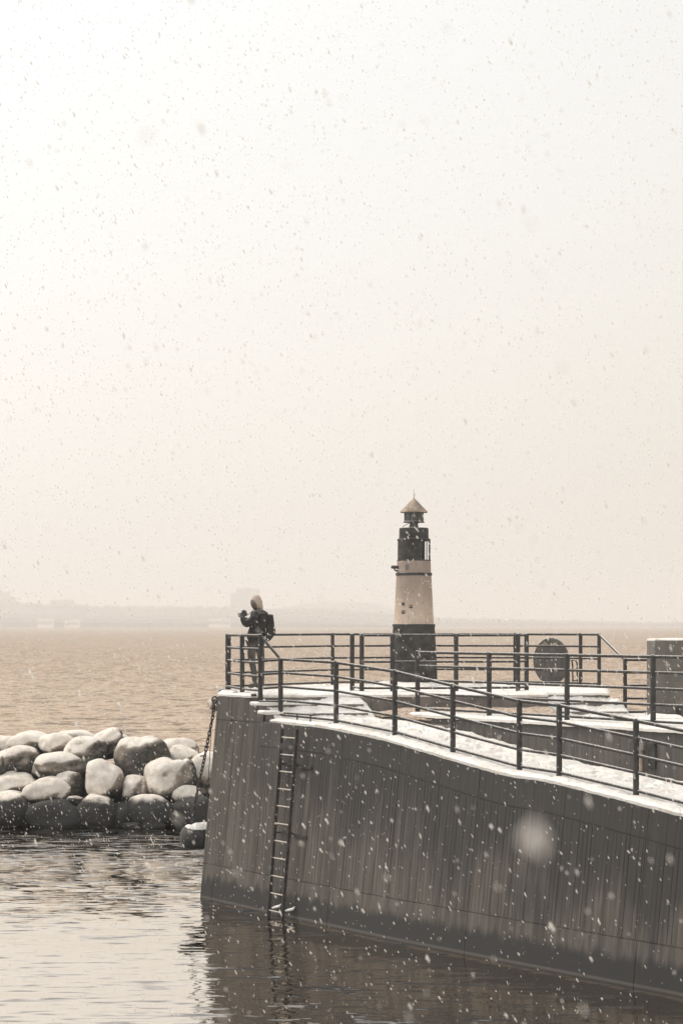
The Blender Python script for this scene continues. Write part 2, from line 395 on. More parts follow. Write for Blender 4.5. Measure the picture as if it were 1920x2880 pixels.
# ------------------------------------------------------------------ snow sheets
def snow_poly(poly, zf, th=.07, amp=.02, edge=.05, step=.16, ripple=3.0, lump=.0, prints=()):
    """poly: 2D outline (ccw); zf(x,y): ground height; a soft-edged layer of snow"""
    b = []
    n = len(poly)
    for i in range(n):
        a, c = Vector(poly[i]), Vector(poly[(i + 1) % n]); k = max(1, int((c - a).length / (step * .6)))
        for j in range(k): b.append(a.lerp(c, j / k))
    m = len(b); area = sum(b[i].x * b[(i + 1) % m].y - b[(i + 1) % m].x * b[i].y for i in range(m))
    if area < 0: b.reverse()
    nor = []
    for i in range(m):
        d = (b[(i + 1) % m] - b[i - 1]); d.normalize(); nor.append(Vector((d.y, -d.x)))
    inset = []
    for i in range(m):
        j = noise.noise(Vector((b[i].x * 5, b[i].y * 5, 3))) * .025
        inset.append(b[i] - nor[i] * (edge + j))
    xs = [p.x for p in b]; ys = [p.y for p in b]
    pts = [Vector((p.x, p.y)) for p in inset]; edges = [(i, (i + 1) % m) for i in range(m)]
    x = min(xs)
    import itertools
    def inside(q):
        c = False; j = m - 1
        for i in range(m):
            if (inset[i].y > q[1]) != (inset[j].y > q[1]) and q[0] < (inset[j].x - inset[i].x) * (q[1] - inset[i].y) / (inset[j].y - inset[i].y) + inset[i].x: c = not c
            j = i
        return c
    while x < max(xs):
        y = min(ys)
        while y < max(ys):
            q = (x + random.uniform(-.3, .3) * step, y + random.uniform(-.3, .3) * step)
            if inside(q): pts.append(Vector(q))
            y += step
        x += step
    r = delaunay_2d_cdt(pts, edges, [], 1, 1e-5)
    def top(p):
        nz = noise.noise(Vector((p.x * ripple, p.y * ripple, 0))) * amp + noise.noise(Vector((p.x * 9, p.y * 9, 5))) * amp * .45
        if lump: nz += max(0, noise.noise(Vector((p.x * 4, p.y * 4, 9)))) * lump
        for (fx, fy, cx, cy) in prints:
            dx, dy = p.x - fx, p.y - fy
            if abs(dx) < .3 and abs(dy) < .3:
                a_, b_ = (dx * cx + dy * cy) / .15, (-dx * cy + dy * cx) / .07; q_ = a_ * a_ + b_ * b_
                if q_ < 2.2: nz += (-.045 if q_ < 1 else .012 * (2.2 - q_))
        return zf(p.x, p.y) + th + nz
    vs = [Vector((p.x, p.y, top(p))) for p in r[0]]
    fs = [tuple(f) for f in r[2]]
    mb = MB(); mb.add(vs, fs)
    # rounded rim
    rim = []
    for i in range(m):
        p = b[i]; q = inset[i]; zq = top(q); zb = zf(p.x, p.y); o = noise.noise(Vector((p.x * 6, p.y * 6, 8)))
        hh = zq - zb
        rim.append((q, zq)); rim.append((p.lerp(q, .35) , zb + hh * .86)); rim.append((p + nor[i] * (.015 + .012 * o), zb + hh * .48)); rim.append((p + nor[i] * .004, zb - .012 - .012 * o))
    rv = [Vector((a.x, a.y, z)) for a, z in rim]; rf = []
    for i in range(m):
        for k in range(3):
            a = i * 4 + k; c = ((i + 1) % m) * 4 + k
            rf.append((a, a + 1, c + 1, c))
    mb.add(rv, rf)
    return mb
flat = lambda z: (lambda x, y: z)

# platform
PLAT = [T2d(CT0), T2d(.08), Vector((.33, 34.15)), Vector((3.97, 34.2)), Vector((3.97, 35.0)), Vector((5.25, 35.0)), Vector((5.75, 38.7)), Vector((4.2, 39.7)), Vector((1.5, 40.0)), Vector((-.4, 39.4)), Vector((-2.45, 36.6))]
mb = MB(); inset_p = [T2d(CT0) + NI * .03 + D_ * .01, T2d(.08) + NI * .03] + PLAT[2:-1] + [Vector((-2.42, 36.56))]
mb.prism([(p.x, p.y) for p in inset_p], 1.5, ZD - SN)
plat = mb.build('pavement', M['concrete']); tag(plat, 'raised snowy concrete platform at the head of the pier under the lighthouse', 'platform', kind='structure')
snow_poly(PLAT, flat(ZD - SN), .058, .028, .06, .12, 3.5).build('snow_cover', M['snow'], plat)
# steps on the left
E1 = Vector((.985, .17)).normalized()
mb = MB(); sn = []
for k, (t, z, xe) in enumerate(((.31, 3.73, .42), (.53, 3.57, .50))):
    a = T2d(t); Lk = (xe - a.x) / E1.x; b_ = a + E1 * Lk
    prev = T2d(.08 if k == 0 else .31)
    poly = [T2d(.0) + NI * .03, a + NI * .03, b_, Vector((b_.x, 34.3)), Vector((-1.6, 34.3))]
    mb.prism([(p.x, p.y) for p in poly], 1.5 + k * .01, z)
    pb = prev + E1 * ((xe - prev.x) / E1.x) - E1 * .02
    sp = [prev, a, b_ + Vector((.03 + .05 * k, -.02)), pb + Vector((.03, .02))]
    sn.append(snow_poly(sp, flat(z), .065, .03, .035, .08, 5, .05))
steps = mb.build('steps', M['concrete']); tag(steps, 'snowy concrete steps down from platform beside the front railing', 'steps', kind='structure')
def stair_snow(poly, axis, stops, seed, amp=.05):
    """one blanket of snow over the treads: soft over each nosing, thin or gone on parts of the risers"""
    def hz(q):
        z = stops[-1][1]
        for (a, za) in stops:
            if q < a: z = za; break
        return z
    def zf(x, y):
        q = axis(x, y); z = sum(hz(q + d) for d in (-.05, -.025, 0, .025, .05, .075)) / 6
        return z + amp * noise.noise(Vector((x * 3.2, y * 7, seed))) + .018 * noise.noise(Vector((x * 11, y * 11, seed)))
    return snow_poly(poly, zf, .045, .012, .05, .045, 5)
EN = Vector((-E1.y, E1.x))
def ax1(x, y):                                   # distance down the flight from the platform edge
    return -(Vector((x, y)) - T2d(.08)).dot(EN)
q1 = -(T2d(.31) - T2d(.08)).dot(EN); q2 = -(T2d(.53) - T2d(.08)).dot(EN); q3 = -(T2d(.73) - T2d(.08)).dot(EN)
poly1 = [T2d(.08) - E1 * .0, T2d(.31) - NI * .01, T2d(.53) - NI * .01, T2d(.60), T2d(.60) + E1 * 2.1, Vector((.52, 33.98)), Vector((.34, 34.18))]
s0 = MB()
for k, (t_, z) in enumerate(((.31, 3.73), (.53, 3.57))):
    a = T2d(t_); prev = T2d(.08 if k == 0 else .31)
    s_ = snow_poly([prev, a, a + E1 * .5, prev + E1 * .5], flat(z), .065, .015, .03, .06, 5); s0.add(s_.v, s_.f)
s0.build('snow_lip', M['snow'], steps)
poly1 = [T2d(.08) + E1 * .22, T2d(.31) + E1 * .26, T2d(.53) + E1 * .20, T2d(.60) + E1 * .2, T2d(.60) + E1 * 2.1, Vector((.52, 33.98)), Vector((.34, 34.18))]
stair_snow(poly1, ax1, [(0.0, ZD - SN), (q1, 3.73), (q2, 3.57), (9, 3.43)], 4).build('snow_cover', M['snow'], steps)
# steps on the right
mb = MB(); s0 = MB()
for k, (yf, z, xr) in enumerate(((34.75, 3.72, 5.42), (34.5, 3.56, 5.55))):
    mb.prism([(3.98 + k * .01, yf), (xr, yf), (xr, 35.2), (3.98 + k * .01, 35.2)], 1.5 + .01 * k, z)
    back = 35.0 if k == 0 else 34.75
    s_ = snow_poly([(3.97, yf), (xr + .03, yf), (xr + .0, back + .05), (3.97, back + .02)], flat(z), .07, .03, .04, .09, 5, .04); s0.add(s_.v, s_.f)
steps2 = mb.build('steps', M['concrete']); tag(steps2, 'snowy concrete steps down from the platform towards the grey block', 'steps', kind='structure')
stair_snow([(3.97, 34.4), (5.58, 34.4), (5.55, 34.72), (5.42, 34.95), (5.27, 35.05), (3.97, 35.05)], lambda x, y: 35.0 - y, [(0.0, ZD - SN), (.25, 3.72), (.5, 3.56), (9, 3.42)], 9).build('snow_cover', M['snow'], steps2)

# ramp with landing
def t_of(x, y): return (Vector((x, y)) - TO).dot(D_)
def zramp(x, y): return zrs(t_of(x, y)) - SN
TE = .73
outer = [T2d(TE + i * .4) for i in range(0, 44)]
inner = [Vector((.55, 34.1)), Vector((1.0, 33.9))] + [T2d(2.0 + i * .4) + NI * 1.97 for i in range(0, 41)]
RAMP = outer + inner[::-1]
RAMP = RAMP[:len(outer)] + inner[::-1] + [T2d(.6) + E1 * .4]
body = MB(); no = 44
vt = []; 
for i in range(no):
    t = TE + i * .4; a = T2d(t) + NI * .03; b_ = T2d(max(t, 1.2)) + NI * (2.2) if t > 1.2 else Vector((.6, 34.3))
    vt.append((Vector((a.x, a.y, zrs(t) - SN)), Vector((b_.x, b_.y, zrs(t) - SN))))
bv = [p for q in vt for p in q] + [Vector((q.x, q.y, .8)) for pr in vt for q in pr]
nb = no * 2
bf = [(2 * i, 2 * i + 2, 2 * i + 3, 2 * i + 1) for i in range(no - 1)] + [(2 * i, nb + 2 * i, nb + 2 * i + 2, 2 * i + 2) for i in range(no - 1)]
body.add(bv, bf, False)
ramp_o = body.build('path', M['concrete']); tag(ramp_o, 'snow-covered ramp sloping down behind the front railing', 'ramp', kind='structure')
prints = []
for lane, ph in ((.95, 0), (1.35, .3), (1.15, .5)):
    q = 1.0 + ph; side = 1
    while q < 14:
        p_ = T2d(q) + NI * (lane + side * .09 + random.uniform(-.05, .05)); an = math.atan2(D_.y, D_.x) + random.uniform(-.25, .25)
        prints.append((p_.x, p_.y, math.cos(an), math.sin(an))); q += random.uniform(.30, .40); side = -side
snow_poly(RAMP, zramp, .07, .03, .05, .062, 4.5, prints=prints).build('snow_cover', M['snow'], ramp_o)
# trodden footprints on the ramp are shallow dents in the snow itself

mb = MB(); mb.prism([tuple(T2d(1.0) + NI * .5), tuple(W2d(2.3, 1.90)), tuple(W2d(5.2, 2.0)), (4.2, 31.9), (4.05, 34.21), (.4, 34.14), (.2, 33.9)], .9, 3.43)
mb.build('landing', M['concrete'], ramp_o)
# thin slushy ground under the platform face
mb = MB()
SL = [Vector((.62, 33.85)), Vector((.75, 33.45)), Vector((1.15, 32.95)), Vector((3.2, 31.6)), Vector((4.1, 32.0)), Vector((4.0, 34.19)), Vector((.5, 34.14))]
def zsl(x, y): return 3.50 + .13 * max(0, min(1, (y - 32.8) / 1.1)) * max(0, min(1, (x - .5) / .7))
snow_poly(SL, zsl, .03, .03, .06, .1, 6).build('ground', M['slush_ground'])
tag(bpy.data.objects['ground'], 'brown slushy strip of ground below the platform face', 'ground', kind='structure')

# retaining wall and upper walkway
retw = empty('retaining_wall', (W2d(6).x, W2d(6).y, 2.9), 'dark low concrete retaining wall between ramp and upper walkway', 'wall')
mb = MB(); tp = []; bt = []; uv = []
t = 2.45
while t < 20: 
    for dt, g in ((0, 0), (.10, 0), (.105, .004), (.115, .004)):
        p = W2d(t + dt, 1.95 + g); tp.append(Vector((p.x, p.y, 3.56))); bt.append(Vector((p.x, p.y, 1.0)))
    t += .12
strip(mb, tp, bt, True); mb.uv = [(3 + i * .03, 1.0 - (0 if i < len(tp) else 2.4)) for i in range(len(mb.v))]
m2, t2, b2 = newmat('retaining_concrete'); g2 = geo_pos(t2)
s2 = noise_n(t2, mapping(t2, g2.outputs['Position'], (6, 6, .8)), 1.2, 6, .65)
sz = t2.nodes.new('ShaderNodeSeparateXYZ'); L(t2, g2.outputs['Position'], sz.inputs[0])
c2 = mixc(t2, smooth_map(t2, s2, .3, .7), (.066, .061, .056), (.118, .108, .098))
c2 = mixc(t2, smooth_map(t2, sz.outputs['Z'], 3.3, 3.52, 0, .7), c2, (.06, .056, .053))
L(t2, c2, b2.inputs['Base Color']); b2.inputs['Roughness'].default_value = .85; bump(t2, b2, noise_n(t2, g2.outputs['Position'], 30, 4), .4, .01)
M['retain'] = m2
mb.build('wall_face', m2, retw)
mb = MB(); mb.prism([W2d(2.45, 1.96), W2d(20, 1.96), W2d(20, 3.2), W2d(2.6, 2.6)], 3.2, 3.56)
mb.build('coping', M['concrete'], retw)
CW = [W2d(2.36, 1.93 + .25), W2d(2.42, 1.98), W2d(2.7, 1.93), W2d(20, 1.93), W2d(20, 6), W2d(8, 4.4), W2d(7, 3.4), W2d(5.5, 3.0), W2d(4, 2.65), W2d(2.6, 2.55)]
wk = MB(); wk.prism([(4.0, 31.0), (9.0, 25.0), (24, 25), (24, 30), (13, 35.95), (5.6, 35.95), (5.6, 34.6), (4.0, 34.6)], 1.0, 3.40)
walk = wk.build('walkway', M['concrete']); tag(walk, 'level snowy walkway above the dark retaining wall', 'walkway', kind='structure')
snow_poly(CW, flat(3.55), .075, .02, .06, .15).build('snow_cover', M['snow'], walk)
DW = [Vector((3.98, 31.9)), Vector((7.5, 28.5)), Vector((24, 25.5)), Vector((24, 30)), Vector((13, 35.93)), Vector((5.58, 35.93)), Vector((5.58, 34.6)), Vector((3.98, 34.6))]
snow_poly(DW, flat(3.40), .07, .03, .06, .22).build('snow_bank', M['snow'], walk)

# ------------------------------------------------------------------ railings
HS = [1.11, .855, .595, .335, .065]
def railing(name, label, posts, segs, rails_h=HS, pr=.046, rr=.024, plates=True, group=None):
    """posts: list of (Vector3 base); segs: list of (i, j, [rail index pairs])"""
    o = empty(name, posts[0], label, 'railing', group)
    for i, p in enumerate(posts):
        mb = MB(); p = Vector(p)
        mb.lathe([(pr, -.12), (pr, 1.105), (pr * .92, 1.128), (pr * .6, 1.143), (0.0005, 1.148)], p, 14)
        mb.build('post', M['steel'], o)
        if plates:
            mb = MB(); q = p + Vector((-.13, .02, .008)); mb.lathe([(.055, -.05), (.052, -.006), (.035, .006), (.0005, .010)], q, 12); mb.build('foot_bolt', M['steel'], o)
    for (i, j, hh) in segs:
        for k, (ha, hb) in enumerate(hh):
            a = Vector(posts[i]) + Vector((0, 0, ha)); b_ = Vector(posts[j]) + Vector((0, 0, hb))
            r = rr * (1.15 if (ha > 1.0) else 1.0)
            mb = MB(); mb.tube([a, a.lerp(b_, .33), a.lerp(b_, .66), b_], r, 10); mb.build('rail', M['steel'], o)
    return o
full = [(h, h) for h in HS]
def P3(t, z=None):
    p = P2d(t); return Vector((p.x, p.y, (zrs(t) if z is None else z)))
p1 = [at(640, 1940, 36.1), at(681, 1947, 34.7), at(732, 1953, 33.75)]
for q in p1: q.z = ZD
tl = [.62, 2.34, 4.0, 5.5, 7.09, 7.98, 9.56, 11.15, 12.7, 14.3, 15.9]
pl = []
for t, px in zip(tl, [789, 945, 1110, 1273, 1460, 1572, 1788] + [None] * 4):
    if px:                                            # where the post line meets the sight line
        lo, hi = -1, 20
        for _ in range(40):
            m_ = (lo + hi) / 2; p = P2d(m_)
            if 960 + p.x / p.y * FPX < px: lo = m_
            else: hi = m_
        t = lo
    pl.append(P3(t))
posts = p1 + pl
dz = ZD - pl[0].z
segs = [(0, 1, full), (1, 2, full), (2, 3, [(1.11, 1.11), (.625, 1.10), (.375, .845), (.105, .585)])] + [(i, i + 1, full) for i in range(3, len(posts) - 1)]
fr_rail = railing('railing', 'long dark pipe railing along the front edge of ramp and quay wall', posts, segs)
# short stubs left of the first low post
mb = MB(); a = pl[0] + Vector((-.42, .12, .315)); mb.tube([a, pl[0] + Vector((0, 0, .315))], [.012, .022], 10); mb.build('rail', M['steel'], fr_rail)

pm = []
for px in (1174, 1375, 1594, 1836): 
    lo, hi = -1, 25
    for _ in range(40):
        m_ = (lo + hi) / 2; p = P2d(m_, 2.2)
        if 960 + p.x / p.y * FPX < px: lo = m_
        else: hi = m_
    pm.append(Vector((p.x, p.y, 3.62)))
dpm = (pm[3] - pm[2])
pm += [pm[3] + dpm, pm[3] + dpm * 2, pm[3] + dpm * 3]
railing('railing', 'dark five-bar railing on the upper walkway above the retaining wall', pm, [(i, i + 1, full) for i in range(len(pm) - 1)], plates=False)

bp_ = [at(640, 0, 36.1), at(935, 0, 38.8), Vector((1.62, 39.35, 0)), at(1448, 0, 39.0), at(1632, 0, 38.2), at(1684, 0, 37.7), at(1757, 0, 35.75), Vector((7.3, 35.75, 0)), Vector((8.9, 35.75, 0)), Vector((10.5, 35.75, 0))]
for i, q in enumerate(bp_): q.z = ZD if i < 6 else 3.43
bp_[0].y += .12; bp_[0].x += .02
segs = [(i, i + 1, full) for i in range(5)] + [(5, 6, [(1.11, 1.11), (.845, .99)][:1])] + [(i, i + 1, full) for i in range(6, 9)]
railing('railing', 'dark five-bar railing along the seaward back edge of the platform', bp_[0:], segs, pr=.040)
ip = [Vector(((x - 960) / FPX * y, y, ZD)) for x, y in ((990, 35.7), (1017, 35.1), (1103, 35.1), (1282, 35.15), (1456, 35.4), (1480, 35.8))]
h3 = [(1.11, 1.11), (.585, .585), (.065, .065)]
railing('railing', 'dark three-bar railing standing in front of the lighthouse on the platform', ip, [(0, 1, h3[2:]), (1, 2, h3), (2, 3, h3), (3, 4, h3), (4, 5, h3)], plates=False)

# ------------------------------------------------------------------ lighthouse
LY = 38.7; LX = (1163.4 - 960) / FPX * LY; LZ = ZD - .03; K = .0020065
lh = empty('lighthouse', (LX, LY, LZ), 'small black and white banded lighthouse standing on snowy pier platform', 'lighthouse')
def lp(y): return (2235 - y) * K
def lat(name, prof, mat, par=lh, n=48):
    mb = MB(); mb.lathe([(r * K, lp(y)) for r, y in prof], (LX, LY, LZ), n); return mb.build(name, mat, par)
mw, tw, bw = newmat('weathered_white_paint'); gw = geo_pos(tw)
vz = noise_n(tw, mapping(tw, gw.outputs['Position'], (4, 4, 1.1)), 1.1, 6, .6); vf = noise_n(tw, gw.outputs['Position'], 16, 5, .6)
szw = tw.nodes.new('ShaderNodeSeparateXYZ'); L(tw, gw.outputs['Position'], szw.inputs[0])
# soot and rust run down from the ring below the gallery
run = math_n(tw, 'ADD', szw.outputs['Z'], math_n(tw, 'MULTIPLY_ADD', vz, 1.5, -.75))
cw_ = mixc(tw, smooth_map(tw, vz, .35, .7), (.44, .345, .27), (.57, .46, .37))
cw_ = mixc(tw, smooth_map(tw, run, LZ + lp(1500), LZ + lp(1080), 0, .8), cw_, (.24, .19, .16))
cw_ = mixc(tw, smooth_map(tw, vf, .60, .72, 0, .8), cw_, (.15, .12, .10))
L(tw, cw_, bw.inputs['Base Color']); bw.inputs['Roughness'].default_value = .6
chip = noise_n(tw, gw.outputs['Position'], 34, 4, .7)
cw_ = mixc(tw, smooth_map(tw, chip, .63, .68, 0, .85), cw_, (.10, .08, .07))
dr_ = noise_n(tw, mapping(tw, gw.outputs['Position'], (16, 16, 1.6)), 1.0, 5, .6)
cw_ = mixc(tw, smooth_map(tw, dr_, .55, .72, 0, .55), cw_, (.25, .19, .15))
L(tw, cw_, bw.inputs['Base Color']); bump(tw, bw, vf, .2, .01)
M['lhwhite'] = mw
M['lhroof'] = simple('roof_paint', (.34, .27, .215), .8, .3, 4, .2, spec=.1)
lat('base_section', [(259, 2240), (255, 2150), (247, 1950), (238, 1760), (226, 1590)], M['black'])
lat('lower_ring', [(222, 1592), (231, 1588), (233, 1572), (231, 1556), (216, 1553)], M['steel'])
lat('white_shaft', [(217, 1556), (208, 1400), (200, 1220), (190, 1028)], M['lhwhite'])
lat('upper_ring', [(188, 1032), (196, 1030), (199, 1015), (196, 1001), (185, 998)], M['steel'])
lat('white_collar', [(187, 1002), (182, 870)], M['lhwhite'])
lat('gallery_floor', [(170, 874), (184, 872), (184, 862), (170, 860)], M['black'])
mb = MB(); seg = 60; vs = []; fs = []                           # dark curved screen, open towards the right
a0, a1 = R(-62), R(-62) - R(250)
for i in range(seg + 1):
    a = a0 + (a1 - a0) * i / seg
    for r, y in ((176, 864), (175, 650), (167, 650), (168, 864)):
        vs.append(Vector((LX + r * K * math.cos(a), LY + r * K * math.sin(a), LZ + lp(y))))
for i in range(seg):
    for k in range(4): fs.append((i * 4 + k, i * 4 + (k + 1) % 4, i * 4 + 4 + (k + 1) % 4, i * 4 + 4 + k))
fs.append((0, 1, 2, 3)); fs.append(tuple(seg * 4 + k for k in (3, 2, 1, 0)))
mb.add(vs, fs); mb.build('gallery_screen', M['black'], lh)
lat('inner_core', [(120, 866), (120, 640)], M['black'])
lat('gallery_ring', [(160, 655), (180, 652), (181, 642), (178, 632), (160, 628)], M['black'])
for ang in (-40, -22, 5):
    mb = MB(); a = R(ang); p = Vector((LX + 175 * K * math.cos(a), LY + 175 * K * math.sin(a), LZ)); mb.tube([p + Vector((0, 0, lp(864))), p + Vector((0, 0, lp(648)))], .012, 8); mb.build('stanchion', M['steel'], lh)
lat('upper_drum', [(160, 640), (159, 530), (157, 518), (150, 513), (60, 509)], M['black'])
lat('drum_rim', [(161, 622), (163, 618), (161, 613)], M['steel'])
lat('lantern_neck', [(54, 512), (54, 498), (47, 492), (47, 452)], M['concrete'])
lat('lantern_floor', [(40, 456), (117, 454), (114, 445), (108, 440)], M['steel'])
lan = lat('lantern_glass', [(106, 445), (106, 345)], M['glass'])
for k in range(8):
    a = R(22.5 + 45 * k); p = Vector((LX + 107 * K * math.cos(a), LY + 107 * K * math.sin(a), LZ)); mb = MB()
    mb.tube([p + Vector((0, 0, lp(446))), p + Vector((0, 0, lp(344)))], .010, 6); mb.build('glazing_bar', M['steel'], lh)
rf = lat('roof', [(100, 345), (140, 348), (150, 344), (149, 336), (136, 322), (95, 282), (50, 232), (20, 205), (7, 190), (5, 182)], M['lhroof'])
lat('spire', [(5, 186), (3.5, 150), (2.6, 110), (1.2, 84)], M['lhroof'], n=10)
mb = MB(); mb.tube([Vector((LX - 50 * K, LY - .03, LZ + lp(463))), Vector((LX - 90 * K, LY - .05, LZ + lp(482))), Vector((LX - 118 * K, LY - .06, LZ + lp(497))), Vector((LX - 124 * K, LY - .06, LZ + lp(514)))], .007, 6); mb.build('cable', M['steel'], lh)
# plates and stickers on the white shaft
def plate(x, y, w_, h_, mat, sub=True):
    r = 188 if y < 1000 else 190 + (y - 1030) * .052; th = math.asin(max(-1, min(1, (x - 630) / r)))
    c = Vector((LX + r * K * math.sin(th), LY - r * K * math.cos(th), LZ + lp(y)))
    mb = MB(); mb.box(c, (w_ * K, .012, h_ * K), rz=th, bev=.002); o = mb.build('plate', mat, lh)
    if sub:
        mb = MB(); mb.box(c + Vector((math.sin(th), -math.cos(th), 0)) * .008 + Vector((0.0, 0, h_ * K * .12)), (w_ * K * .5, .006, h_ * K * .3), rz=th); mb.build('plate_mark', M['lhwhite'], o)
plate(508, 1340, 34, 32, M['steel'], False); plate(590, 1368, 34, 36, M['steel']); plate(508, 1427, 40, 36, M['steel']); plate(548, 945, 34, 60, M['concrete'], False)
camr = empty('security_camera', (LX - 200 * K, LY - .1, LZ + lp(960)), 'small grey security camera sticking out left of the lighthouse white collar', 'camera')
mb = MB(); c = Vector((LX - 205 * K, LY - .12, LZ + lp(943))); mb.box(c, (.15, .07, .055), bev=.012); mb.build('housing', M['steel'], camr)
mb = MB(); mb.box(c + Vector((.0, -.0, .036)), (.17, .085, .012), bev=.004); mb.build('sun_hood', M['lhroof'], camr)
mb = MB(); mb.tube([c + Vector((-.02, 0, -.03)), c + Vector((.01, .02, -.07)), c + Vector((.09, .08, -.07))], .018, 8); mb.build('bracket', M['steel'], camr)
mb = MB(); mb.tube([c + Vector((-.07, 0, 0)), c + Vector((-.09, 0, 0))], .022, 10); mb.build('lens', M['rubber'], camr)

# snow drifted against the lighthouse foot
mb = MB(); prof = [(.86, -.02), (.78, .03), (.66, .055), (.5, .07), (.45, .06)]; mb.lathe(prof, (LX, LY, LZ + .05), 40)
for v in mb.v: v.z += noise.noise(Vector((v.x * 3, v.y * 3, 2))) * .03
mb.build('snow_drift', M['snow'], plat)

# ------------------------------------------------------------------ round board, handrail, block
DC = at(1549.5, 1859.5, 38.95)
ds = empty('round_board', (DC.x, DC.y, ZD), 'large round dark board with pale marks behind the back railing', 'board')
rot = Matrix.Rotation(R(-48), 3, 'Z')
def disc(r, th, off=0.0):
    mb = MB(); n = 56; vs = []
    for yy, rr in ((-th / 2, r - .012), (-th / 2 + .006, r), (th / 2 - .006, r), (th / 2, r - .012)):
        for k in range(n):
            a = 2 * math.pi * k / n; vs.append(DC + rot @ Vector((rr * math.cos(a), yy + off, rr * math.sin(a))))
    fs = [(i * n + k, i * n + (k + 1) % n, (i + 1) * n + (k + 1) % n, (i + 1) * n + k) for i in range(3) for k in range(n)]
    fs += [tuple(range(n)), tuple(range(4 * n - 1, 3 * n - 1, -1))]
    mb.add(vs, fs); return mb
md, td, bd = newmat('board_paint'); gd_ = geo_pos(td)
nd = noise_n(td, gd_.outputs['Position'], 7, 6, .65)
cd = mixc(td, smooth_map(td, nd, .35, .7), (.052, .049, .046), (.105, .095, .086)); L(td, cd, bd.inputs['Base Color']); bd.inputs['Roughness'].default_value = .5
disc(.507, .05).build('panel', md, ds)
def mark(px, py, w_, h_, tilt=0.0):
    p = Vector(((px - 1549.5) / FPX * DC.y / math.cos(R(48)), -.030, -(py - 1859.5) / FPX * DC.y)); c = DC + rot @ p
    mb = MB(); mb.box(c, (w_, .006, h_), M=rot @ Matrix.Rotation(tilt, 3, 'Y')); mb.build('pale_mark', M['lhroof'], ds)
mark(1537, 1812, .11, .085, .4); mark(1561, 1811, .12, .05, -.2); mark(1530, 1815, .04, .07, .2)
mark(1553, 1853, .035, .10, 0); mark(1562, 1853, .06, .03, .6); mark(1547, 1880, .04, .05, .3)
mb = MB(); mb.tube([Vector((DC.x, DC.y + .06, ZD - .05)), Vector((DC.x, DC.y + .06, DC.z))], .04, 12); mb.build('stand', M['steel'], ds)

hr = empty('ladder_handrail', at(1617, 1929, 39.1), 'small dark double handrail of a sea ladder behind the back railing', 'handrail')
base = at(1617, 1929, 39.1); base.z = ZD - .03
for i, dx in enumerate((-.05, .05)):
    mb = MB(); p = base + Vector((dx, .02 * i, 0)); mb.tube([p, p + Vector((-.01, 0, .50)), p + Vector((-.03, .02, .55)), p + Vector((-.09, .12, .565)), p + Vector((-.1, .3, .5))], .016, 8); mb.build('grab_bar', M['steel'], hr)
mb = MB(); mb.tube([base + Vector((-.06, 0, .12)), base + Vector((.05, .02, .12))], .012, 8); mb.build('cross_bar', M['steel'], hr)

blk = empty('concrete_block', Vector((6.8, 34.6, 3.45)), 'tall grey concrete block with snow on top at right edge', 'block')
bx0 = (1840 - 960) / FPX * 34.2
mb = MB(); mb.box(Vector((bx0 + .95, 34.65, 4.19)), (1.9, .9, 1.52), bev=.035); mb.build('body', M['block'], blk)
SNB = [(bx0 + .01, 34.22), (bx0 + 1.89, 34.22), (bx0 + 1.89, 35.08), (bx0 + .01, 35.08)]
snow_poly(SNB, flat(4.945), .035, .012, .04, .10).build('snow_cap', M['snow'], blk)
mb = MB(); mb.box(Vector((bx0 + .46, 34.185, 3.62)), (.09, .03, .26), bev=.008); mb.build('vent', M['steel'], blk)
mb = MB(); mb.box(Vector((bx0 + .50, 34.18, 3.76)), (.22, .04, .10), bev=.01); mb.build('hatch', M['concrete'], blk)
dr = snow_poly([(bx0 - .15, 33.6), (bx0 + .42, 33.5), (bx0 + .5, 34.17), (bx0 - .1, 34.3)], flat(3.44), .09, .03, .12, .1); dr.build('snow_drift', M['snow'], walk)

# junction box on the retaining wall
jp = W2d(8.0, 1.93); jt = None
lo, hi = 2, 20
for _ in range(40):
    m_ = (lo + hi) / 2; p = W2d(m_, 1.93)
    if 960 + p.x / p.y * FPX < 1805: lo = m_
    else: hi = m_
jp = W2d(lo, 1.90)
jb = empty('junction_box', Vector((jp.x, jp.y, 3.0)), 'small pale box with conduit fixed to the dark retaining wall', 'electrical box')
ang = math.atan2(D_.y, D_.x)
mb = MB(); mb.box(Vector((jp.x, jp.y, 3.30)), (.16, .07, .14), rz=ang, bev=.01); mb.build('box', M['concrete'], jb)
mb = MB(); mb.tube([Vector((jp.x, jp.y, 3.24)), Vector((jp.x, jp.y, 2.9))], .03, 8); mb.build('conduit', M['lhroof'], jb)
jq = W2d(lo + .22, 1.93)
mb = MB(); mb.box(Vector((jq.x, jq.y, 3.15)), (.14, .05, .42), rz=ang, bev=.008); mb.build('cover_plate', M['black'], jb)

